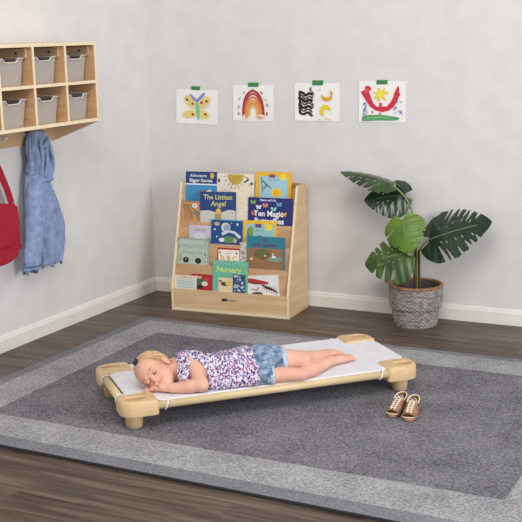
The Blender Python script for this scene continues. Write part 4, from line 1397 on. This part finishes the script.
def body_field():
    B = Field((-0.62, -0.36, 0.125), (0.50, 0.10, 0.32), 0.0026)
    # torso and hips
    B.ell((-0.325, -0.135, 0.198), (0.070, 0.072, 0.058), k=0.02)
    B.cone((-0.32, -0.150, 0.198), 0.060, (-0.18, -0.175, 0.198), 0.060, 0.03)
    B.cone((-0.18, -0.175, 0.198), 0.060, (-0.05, -0.195, 0.205), 0.066, 0.03)
    B.ell((-0.20, -0.150, 0.196), (0.12, 0.08, 0.055), k=0.02)
    B.ell((-0.040, -0.190, 0.218), (0.072, 0.078, 0.062), k=0.02)
    # neck
    B.cone(hp(-0.045, 0.0, -0.02), 0.037, (-0.365, -0.125, 0.202), 0.042, 0.02)
    B.cone(hp(-0.03, 0.020, -0.04), 0.036, (-0.360, -0.115, 0.222), 0.040, 0.02)
    B.cone((-0.365, -0.125, 0.212), 0.042, SH_L, 0.034, 0.02)
    # left arm
    B.cone(SH_L, 0.036, EL_L, 0.0285, 0.012); B.cone(EL_L, 0.0275, (-0.375, -0.240, 0.163), 0.0265, 0.008); B.cone((-0.375, -0.240, 0.163), 0.0265, WR_L, 0.0185, 0.01)
    # right arm
    B.cone(SH_R, 0.030, EL_R, 0.025, 0.012); B.cone(EL_R, 0.024, WR_R, 0.018, 0.01)
    # legs
    hipU = (-0.025, -0.190, 0.224); kU = (0.150, -0.198, 0.200); aU = (0.313, -0.076, 0.172)
    B.cone(hipU, 0.056, kU, 0.039, 0.008); B.cone(kU, 0.038, (0.205, -0.158, 0.190), 0.0340, 0.01); B.cone((0.205, -0.158, 0.190), 0.0340, aU, 0.0205, 0.008)
    B.ell((0.158, -0.200, 0.210), (0.03, 0.028, 0.022), k=0.012)
    hipL = (-0.05, -0.245, 0.172); kL = (0.110, -0.272, 0.162); aL = (0.311, -0.132, 0.158)
    B.cone(hipL, 0.038, kL, 0.029, 0.002); B.cone(kL, 0.029, (0.182, -0.228, 0.162), 0.0305, 0.002); B.cone((0.182, -0.228, 0.162), 0.0305, aL, 0.0200, 0.003)
    # feet
    for a_, t_, sd in ((aU, (0.372, -0.050, 0.166), 1), (aL, (0.420, -0.098, 0.152), -1)):
        a_ = np.array(a_); t_ = np.array(t_); dr = (t_ - a_); dr /= np.linalg.norm(dr); sd_ = np.cross(dr, (0, 0, 1)); sd_ /= np.linalg.norm(sd_)
        B.ell(a_ + np.array((-0.006, -0.006, 0.004)), (0.022, 0.022, 0.021), k=0.008)
        mid = a_ * 0.45 + t_ * 0.55
        B.cone(a_, 0.020, mid, 0.018, 0.012); B.cone(mid - sd_ * 0.006, 0.0165, t_ - sd_ * 0.010, 0.0125, 0.008); B.cone(mid + sd_ * 0.006, 0.0165, t_ + sd_ * 0.009, 0.013, 0.008)
        for i in range(5):
            o_s = (-2 + i) * 0.0085 * sd
            ln = (0.030, 0.028, 0.026, 0.022, 0.017)[i]; r_ = (0.0082, 0.0062, 0.006, 0.0057, 0.0055)[i]
            b0 = t_ + sd_ * -o_s * 1.0 - dr * 0.004
            B.cone(b0, r_, b0 + dr * ln + np.array((0, 0, -0.004)), r_ * 0.92, 0.003)
    # head
    B.ell(hp(0.024, 0, -0.012), (0.070, 0.066, 0.080), RH, 0.01)
    B.ell(hp(0.030, 0, 0.028), (0.052, 0.055, 0.048), RH, 0.015)
    B.ell(hp(-0.030, 0, 0.022), (0.056, 0.054, 0.056), RH, 0.015)
    B.ell(hp(-0.066, 0, 0.048), (0.018, 0.022, 0.020), RH, 0.02)
    for s in (-1, 1):
        B.ell(hp(-0.030, s * 0.032, 0.048), (0.025, 0.022, 0.022), RH, 0.014)
        B.ell(hp(0.002, s * 0.028, 0.083), (0.009, 0.015, 0.009), RH, 0.012, 'sub')
        B.ell(hp(0.000, s * 0.028, 0.066), (0.0105, 0.0135, 0.0115), RH, 0.003)
        B.cone(hp(0.016, s * 0.014, 0.075), 0.004, hp(0.017, s * 0.038, 0.066), 0.004, 0.010)
        # ears
        B.ell(hp(-0.014, s * 0.068, -0.002), (0.024, 0.008, 0.016), RH, 0.004)
        B.ell(hp(-0.012, s * 0.076, 0.002), (0.014, 0.006, 0.009), RH, 0.003, 'sub')
        B.ell(hp(-0.020, s * 0.068, -0.004), (0.004, 0.004, 0.004), RH, 0.003)
    # nose
    B.cone(hp(0.004, 0, 0.074), 0.0055, hp(-0.022, 0, 0.086), 0.0075, 0.008)
    for s in (-1, 1):
        B.ell(hp(-0.026, s * 0.0085, 0.080), (0.0055, 0.0055, 0.006), RH, 0.004)
        B.ell(hp(-0.032, s * 0.005, 0.087), (0.003, 0.0026, 0.003), RH, 0.002, 'sub')
    # mouth: two lips and a parting
    for i in range(9):
        u = -1 + i / 4; zf = 0.078 - 0.010 * u * u; up = 0.004 * u * u
        B.ell(hp(-0.0425 + up, u * 0.017, zf), (0.0032, 0.0045, 0.0042 * (1 - .4 * abs(u))), RH, 0.002)
        B.ell(hp(-0.0500 + up * 1.4, u * 0.014, zf - 0.001), (0.0038, 0.0045, 0.0048 * (1 - .5 * abs(u))), RH, 0.002)
        B.ell(hp(-0.0462 + up, u * 0.018, zf + 0.004), (0.0012, 0.003, 0.004), RH, 0.001, 'sub')
    # left hand: palm, fingers pointing along the sheet towards the pillow end, thumb
    wr = np.array(WR_L); pm = np.array((-0.478, -0.192, 0.156)); d = pm - wr; d /= np.linalg.norm(d); up = np.array((0, 0.25, 0.95)); sd_ = np.cross(d, up); sd_ /= np.linalg.norm(sd_); up = np.cross(sd_, d)
    B.cone(wr, 0.0175, pm - d * 0.006, 0.0165, 0.01)
    Rp = np.array([d, sd_, up])
    B.ell(pm, (0.024, 0.021, 0.0125), Rp, 0.008)
    for i, (ln, off) in enumerate(((0.030, 0.0165), (0.035, 0.0055), (0.033, -0.0055), (0.026, -0.0155))):
        b0 = pm + d * 0.016 + sd_ * off; fd = d + sd_ * off * 6; fd /= np.linalg.norm(fd)
        p1 = b0 + fd * ln * 0.45 + up * 0.003; p2 = p1 + fd * ln * 0.32 - up * 0.003; p3 = p2 + fd * ln * 0.26 - up * 0.006
        B.chain([b0, p1, p2, p3], [0.0078, 0.0068, 0.0062, 0.0054], 0.002)
    tb = pm - d * 0.008 - sd_ * 0.014 + up * 0.004
    td = d * 0.75 - sd_ * 0.55 + up * 0.45; td /= np.linalg.norm(td)
    B.chain([tb, tb + td * 0.018, tb + td * 0.018 + (d * 0.9 + up * .2) * 0.014], [0.009, 0.0075, 0.006], 0.004)
    # right hand under the cheek
    wr = np.array(WR_R); pm = np.array((-0.498, -0.165, 0.147)); d = pm - wr; d /= np.linalg.norm(d); sd_ = np.cross(d, (0, 0, 1)); sd_ /= np.linalg.norm(sd_)
    B.cone(wr, 0.016, pm, 0.013, 0.01); B.ell(pm, (0.022, 0.020, 0.011), np.array([d, sd_, (0, 0, 1)]), 0.006)
    for ln, off in ((0.030, 0.0155), (0.034, 0.0050), (0.031, -0.0055), (0.024, -0.0155)):
        b0 = pm + d * 0.016 + sd_ * off; fd = d + sd_ * off * 7; fd /= np.linalg.norm(fd)
        B.chain([b0, b0 + fd * ln * 0.6, b0 + fd * ln + np.array((0, 0, -0.004))], [0.0068, 0.006, 0.005], 0.002)
    B.chain([pm - sd_ * -0.014, pm + sd_ * 0.026 + d * 0.010, pm + sd_ * 0.030 + d * 0.026], [0.008, 0.0065, 0.0055], 0.003)
    B.plane((0, 0, 0.1365), (0, 0, -1))
    return B


def body_mats(ce):
    q = (ce - HC) @ RH.T / HS
    a, l, f = q[:, 0], q[:, 1], q[:, 2]
    lips = (f > 0.060) & (((a + 0.0463 - 0.004 * (l / 0.017) ** 2) / 0.0062) ** 2 + (l / 0.0195) ** 2 < 1)
    ck = (f > 0.02) & (((a + 0.026) / 0.020) ** 2 + ((np.abs(l) - 0.040) / 0.016) ** 2 < 1)
    nose = (f > 0.083) & (a < -0.014) & (a > -0.036) & (np.abs(l) < .012)
    return np.where(lips, 1, np.where(nose | (ck & False), 2, 0))


body_field().build('body', [SKIN, LIPS, CHEEK], kid, body_mats, 2)

# face details
LASH = mat('eyelash', (80, 56, 46), 0.7)
BROW = mat('eyebrow_hair', (176, 136, 98), 0.8)
for s in (-1, 1):
    pts = []
    for i in range(9):
        u = -1 + i / 4
        pts.append(hp(-0.0025 - 0.0050 * (1 - u * u), s * 0.028 + u * 0.0125, 0.0790 - 0.006 * u * u - (0.002 if u * s > 0 else 0)))
    MB().tube(pts, [0.0006, .0012, .0014, .0015, .0015, .0015, .0014, .0012, .0006], 6).build('eyelashes', LASH, kid, smooth=True)
    pts = []
    for i in range(7):
        u = -1 + i / 3
        pts.append(hp(0.0195 + 0.003 * (1 - u * u), s * (0.029 + u * 0.013), 0.0765 - 0.005 * u * u - 0.004 * u))
    MB().tube(pts, [0.0007, .0014, .0018, .0018, .0016, .0012, .0005], 6).build('eyebrow', BROW, kid, smooth=True)

# hair
HAIR = mat('blond_hair', (196, 154, 108), 0.5, (224, 190, 146), scale=(60, 60, 60), detail=3)
HAIRD = mat('darker_blond_hair', (160, 118, 80), 0.55, (190, 150, 106), scale=(60, 60, 60))
TIE = hp(0.0875, 0.0097, 0.036)
HF = Field((-0.62, -0.25, 0.12), (-0.36, 0.04, 0.34), 0.0026)
HF.ell(hp(0.024, 0, -0.012), (0.077, 0.073, 0.087), RH, 0.0)
HF.ell(hp(-0.015, 0, -0.040), (0.055, 0.060, 0.055), RH, 0.02)
G = HF.coords()
q = [sum(RH[j][i] * (G[i] - HC[i]) for i in range(3)) / HS for j in range(3)]
# keep hair where f is behind a hairline that comes forward on the crown
line = 0.047 - np.clip((0.066 - q[0]) * 1.25, 0, 0.2) + 0.35 * np.clip(q[0] - 0.066, 0, 1) + 0.45 * np.clip(-q[1] - 0.015, 0, 0.05)
wob = 0.003 * np.sin(q[1] * 160) + 0.002 * np.sin(q[1] * 310 + 1)
HF.d = np.maximum(HF.d, (q[2] - line + wob).astype(np.float32) * 0.75)
HF.plane(hp(-0.062, 0, 0), -A_)
HF.plane((0, 0, 0.1372), (0, 0, -1))
# groove strands converging to the hair tie
vx = [G[i] - TIE[i] for i in range(3)]
ang = np.arctan2(sum(vx[i] * Lh[i] for i in range(3)), sum(vx[i] * Fh[i] for i in range(3)))
HF.d = HF.d + (0.0009 * np.sin(ang * 38) + 0.0006 * np.sin(ang * 71 + 2)).astype(np.float32)
hair = HF.build('hair', [HAIR, HAIRD], kid, None, 1)
rs_ = random.Random(4)
m = MB()
for i in range(150):
    th = rs_.uniform(-2.9, 2.9)          # around the tie
    # path over the skull from near the hairline back to the tie
    end = np.array([rs_.uniform(-0.05, 0.05), rs_.uniform(-1, 1), 0])
    a0 = rs_.uniform(-0.045, 0.055); l0 = rs_.choice([-1, 1]) * rs_.uniform(0.3, 1.0) if a0 < 0.03 else rs_.uniform(-1, 1)
    pts = []
    base_dir = np.array([(a0 - 0.024) / 0.070, l0 * 0.85, rs_.uniform(-0.7, 0.30) + (0.25 if a0 > 0.03 else 0)])
    base_dir /= np.linalg.norm(base_dir)
    td_ = np.array([0.825, 0.13, 0.55]); td_ /= np.linalg.norm(td_)
    lift = rs_.uniform(1.0, 1.025)
    for j in range(12):
        t = j / 11
        v = base_dir * (1 - t) + td_ * t; v /= np.linalg.norm(v)
        pts.append(hp(0.024 + v[0] * 0.0775 * lift, v[1] * 0.0735 * lift, -0.012 + v[2] * 0.0875 * lift))
    if min(p[2] for p in pts) < 0.139: continue
    m.tube(pts, [0.0004] + [0.0011] * 10 + [0.0008], 5, mi=1 if rs_.random() < .35 else 0)
for i in range(110):                     # loose wisps at the nape and around the ear
    l0 = rs_.uniform(0.045, 0.075); p = hp(rs_.uniform(-0.075, -0.01), l0 * rs_.uniform(.6, 1), rs_.uniform(-0.085, -0.015))
    dr = -A_ * rs_.uniform(0.5, 1) + Lh * rs_.uniform(0.0, 0.6) + Fh * rs_.uniform(-.4, .4)
    pts = [p + dr * (0.010 * j) + np.array((0, 0, 0.003 * math.sin(j * 1.3 + i))) for j in range(5)]
    if min(p_[2] for p_ in pts) < 0.139: continue
    m.tube(pts, [0.0016, 0.0015, 0.0012, 0.0009, 0.0004], 5, mi=1 if rs_.random() < .3 else 0)
m.build('hair_strands', [HAIR, HAIRD], hair, smooth=True)
# dark hair tie with a little tuft
m = MB(); pts = [TIE + (Lh * math.cos(t) + Fh * math.sin(t)) * 0.008 for t in np.linspace(0, 2 * PI, 13)]
m.tube(pts, 0.005, 8)
for i in range(5):
    t = i * 1.257; m.tube([TIE, TIE + (Lh * math.cos(t) + Fh * math.sin(t)) * 0.010 + A_ * 0.006, TIE + (Lh * math.cos(t) + Fh * math.sin(t)) * 0.012 + A_ * 0.016], [0.005, 0.006, 0.003], 8)
m.build('hair_tie', mat('dark_plum_fabric', (58, 40, 56), 0.8), kid, smooth=True)


def floral():
    m = bpy.data.materials.new('floral_cotton'); m.use_nodes = True
    nt = m.node_tree; b = nt.nodes['Principled BSDF']; b.inputs['Roughness'].default_value = 0.9
    tc = nt.nodes.new('ShaderNodeTexCoord')
    vo = nt.nodes.new('ShaderNodeTexVoronoi'); vo.inputs['Scale'].default_value = 165; vo.feature = 'F1'
    nt.links.new(tc.outputs['Object'], vo.inputs['Vector'])
    sp = nt.nodes.new('ShaderNodeSeparateColor'); nt.links.new(vo.outputs['Color'], sp.inputs[0])
    cr = nt.nodes.new('ShaderNodeValToRGB'); cr.color_ramp.interpolation = 'CONSTANT'
    cols = [(0.0, (224, 216, 230)), (0.26, (112, 98, 148)), (0.42, (228, 220, 232)), (0.54, (190, 124, 152)), (0.64, (60, 56, 90)), (0.78, (160, 148, 190)), (0.90, (130, 66, 94)), (0.95, (186, 192, 206))]
    e = cr.color_ramp.elements
    e[0].position = 0.0; e[0].color = lin(cols[0][1]); e[1].position = cols[1][0]; e[1].color = lin(cols[1][1])
    for p, c in cols[2:]:
        k = e.new(p); k.color = lin(c)
    nt.links.new(sp.outputs[0], cr.inputs['Fac']); nt.links.new(cr.outputs['Color'], b.inputs['Base Color'])
    return m


FLO = floral()
# top
SF_ = Field((-0.46, -0.35, 0.12), (-0.04, 0.02, 0.33), 0.003)
g = 0.009
SF_.ell((-0.335, -0.138, 0.196), (0.078 , 0.080, 0.066), k=0.015)
SF_.cone((-0.32, -0.150, 0.198), 0.060 + g, (-0.18, -0.180, 0.198), 0.062 + g, 0.03)
SF_.cone((-0.18, -0.180, 0.198), 0.062 + g, (-0.05, -0.202, 0.209), 0.070 + g, 0.03)
SF_.ell((-0.20, -0.150, 0.197), (0.13, 0.09, 0.063), k=0.02)
SF_.ell((-0.10, -0.175, 0.212), (0.085, 0.094, 0.074), k=0.02)
SF_.cone((-0.26, -0.235, 0.160), 0.030, (-0.10, -0.255, 0.165), 0.034, 0.03)     # loose cloth on the sheet
SF_.cone((-0.350, -0.100, 0.215), 0.052, (-0.362, -0.175, 0.195), 0.054, 0.01)   # flutter sleeve
SF_.cone((-0.390, -0.100, 0.222), 0.050, (-0.33, -0.110, 0.225), 0.044, 0.015)
SF_.cone((-0.352, -0.130, 0.238), 0.046, (-0.322, -0.135, 0.240), 0.045, 0.012)
SF_.plane((-0.088, -0.15, 0.2), (0.97, 0.06, 0.12))
SF_.plane((-0.392, -0.13, 0.20), (-0.95, 0.30, -0.10))
SF_.plane((0, 0, 0.1368), (0, 0, -1))
# opening for the arm
for a_, ra, b_, rb in ((SH_L, 0.034, EL_L, 0.032),):
    a_ = np.array(a_); b_ = np.array(b_); s_ = a_ + (b_ - a_) * 0.30 + np.array((0, -0.012, 0.0))
    SF_.cone(s_, 0.038, b_, 0.041, 0.004, 'sub')
G = SF_.coords()
wr_ = 0.0014 * np.sin(G[0] * 95 + G[1] * 60 + 1.5 * np.sin(G[2] * 50)) + 0.0012 * np.sin(G[0] * 40 - G[1] * 120) + 0.0008 * np.sin(G[0] * 170 + G[2] * 140)
SF_.d = SF_.d + wr_.astype(np.float32)
top = SF_.build('floral_top', FLO, kid, None, 1)

# denim shorts
def denim():
    m = mat('washed_denim', (78, 102, 134), 0.9, (154, 174, 194), scale=(34, 90, 34), detail=6, bump=0.4, bump_scale=220, lo=0.38, hi=0.62)
    return m


DN = denim()
DF = Field((-0.16, -0.36, 0.12), (0.12, 0.02, 0.33), 0.003)
DF.cone((-0.14, -0.182, 0.200), 0.066, (-0.05, -0.195, 0.206), 0.073, 0.03)
DF.ell((-0.040, -0.188, 0.219), (0.078, 0.085, 0.069), k=0.02)
DF.cone((-0.025, -0.190, 0.224), 0.064, (0.090, -0.196, 0.212), 0.052, 0.012)
DF2 = Field((-0.16, -0.36, 0.12), (0.12, 0.02, 0.33), 0.003)
DF2.cone((-0.05, -0.240, 0.176), 0.050, (0.040, -0.256, 0.170), 0.042, 0.012)
DF.plane((0.058, -0.19, 0.2), (0.97, -0.05, 0.05)); DF2.plane((-0.008, -0.24, 0.18), (0.96, -0.25, 0.05))
DF.d = np.minimum(DF.d, DF2.d)
DF.plane((-0.125, -0.15, 0.2), (-1, 0, 0)); DF.plane((0, 0, 0.1367), (0, 0, -1))
G = DF.coords()
DF.d = DF.d + (0.0016 * np.sin(G[0] * 70 - G[1] * 90) + 0.0012 * np.sin(G[0] * 150 + G[2] * 110)).astype(np.float32)
sho = DF.build('denim_shorts', DN, kid, None, 1)
CUFF = mat('frayed_denim_cuff', (158, 182, 204), 0.95, (204, 216, 226), scale=(80, 80, 80), detail=5)
for (c_, nrm, r_, zm) in (((0.056, -0.194, 0.215), (0.97, -0.05, 0.05), 0.0545, 0), ((-0.010, -0.247, 0.172), (0.96, -0.25, 0.05), 0.0445, 0)):
    n_ = Vector(nrm).normalized(); x_ = n_.cross(Vector((0, 0, 1))).normalized(); y_ = n_.cross(x_)
    R1 = []
    for off, dr in ((-0.012, 0.002), (-0.009, 0.0045), (0.004, 0.005), (0.009, 0.002), (0.007, -0.002), (-0.010, -0.002)):
        row = []
        for k in range(41):
            an = 2 * PI * k / 40; rr = r_ + dr + 0.0012 * math.sin(an * 11 + off * 400)
            p = Vector(c_) + n_ * (off + 0.0015 * math.sin(an * 17)) + (x_ * math.cos(an) + y_ * math.sin(an)) * rr
            if p.z < 0.1385: p.z = 0.1385
            row.append(tuple(p))
        R1.append(row)
    m = MB(); m.grid(R1); m.build('cuff', CUFF, sho, smooth=True)
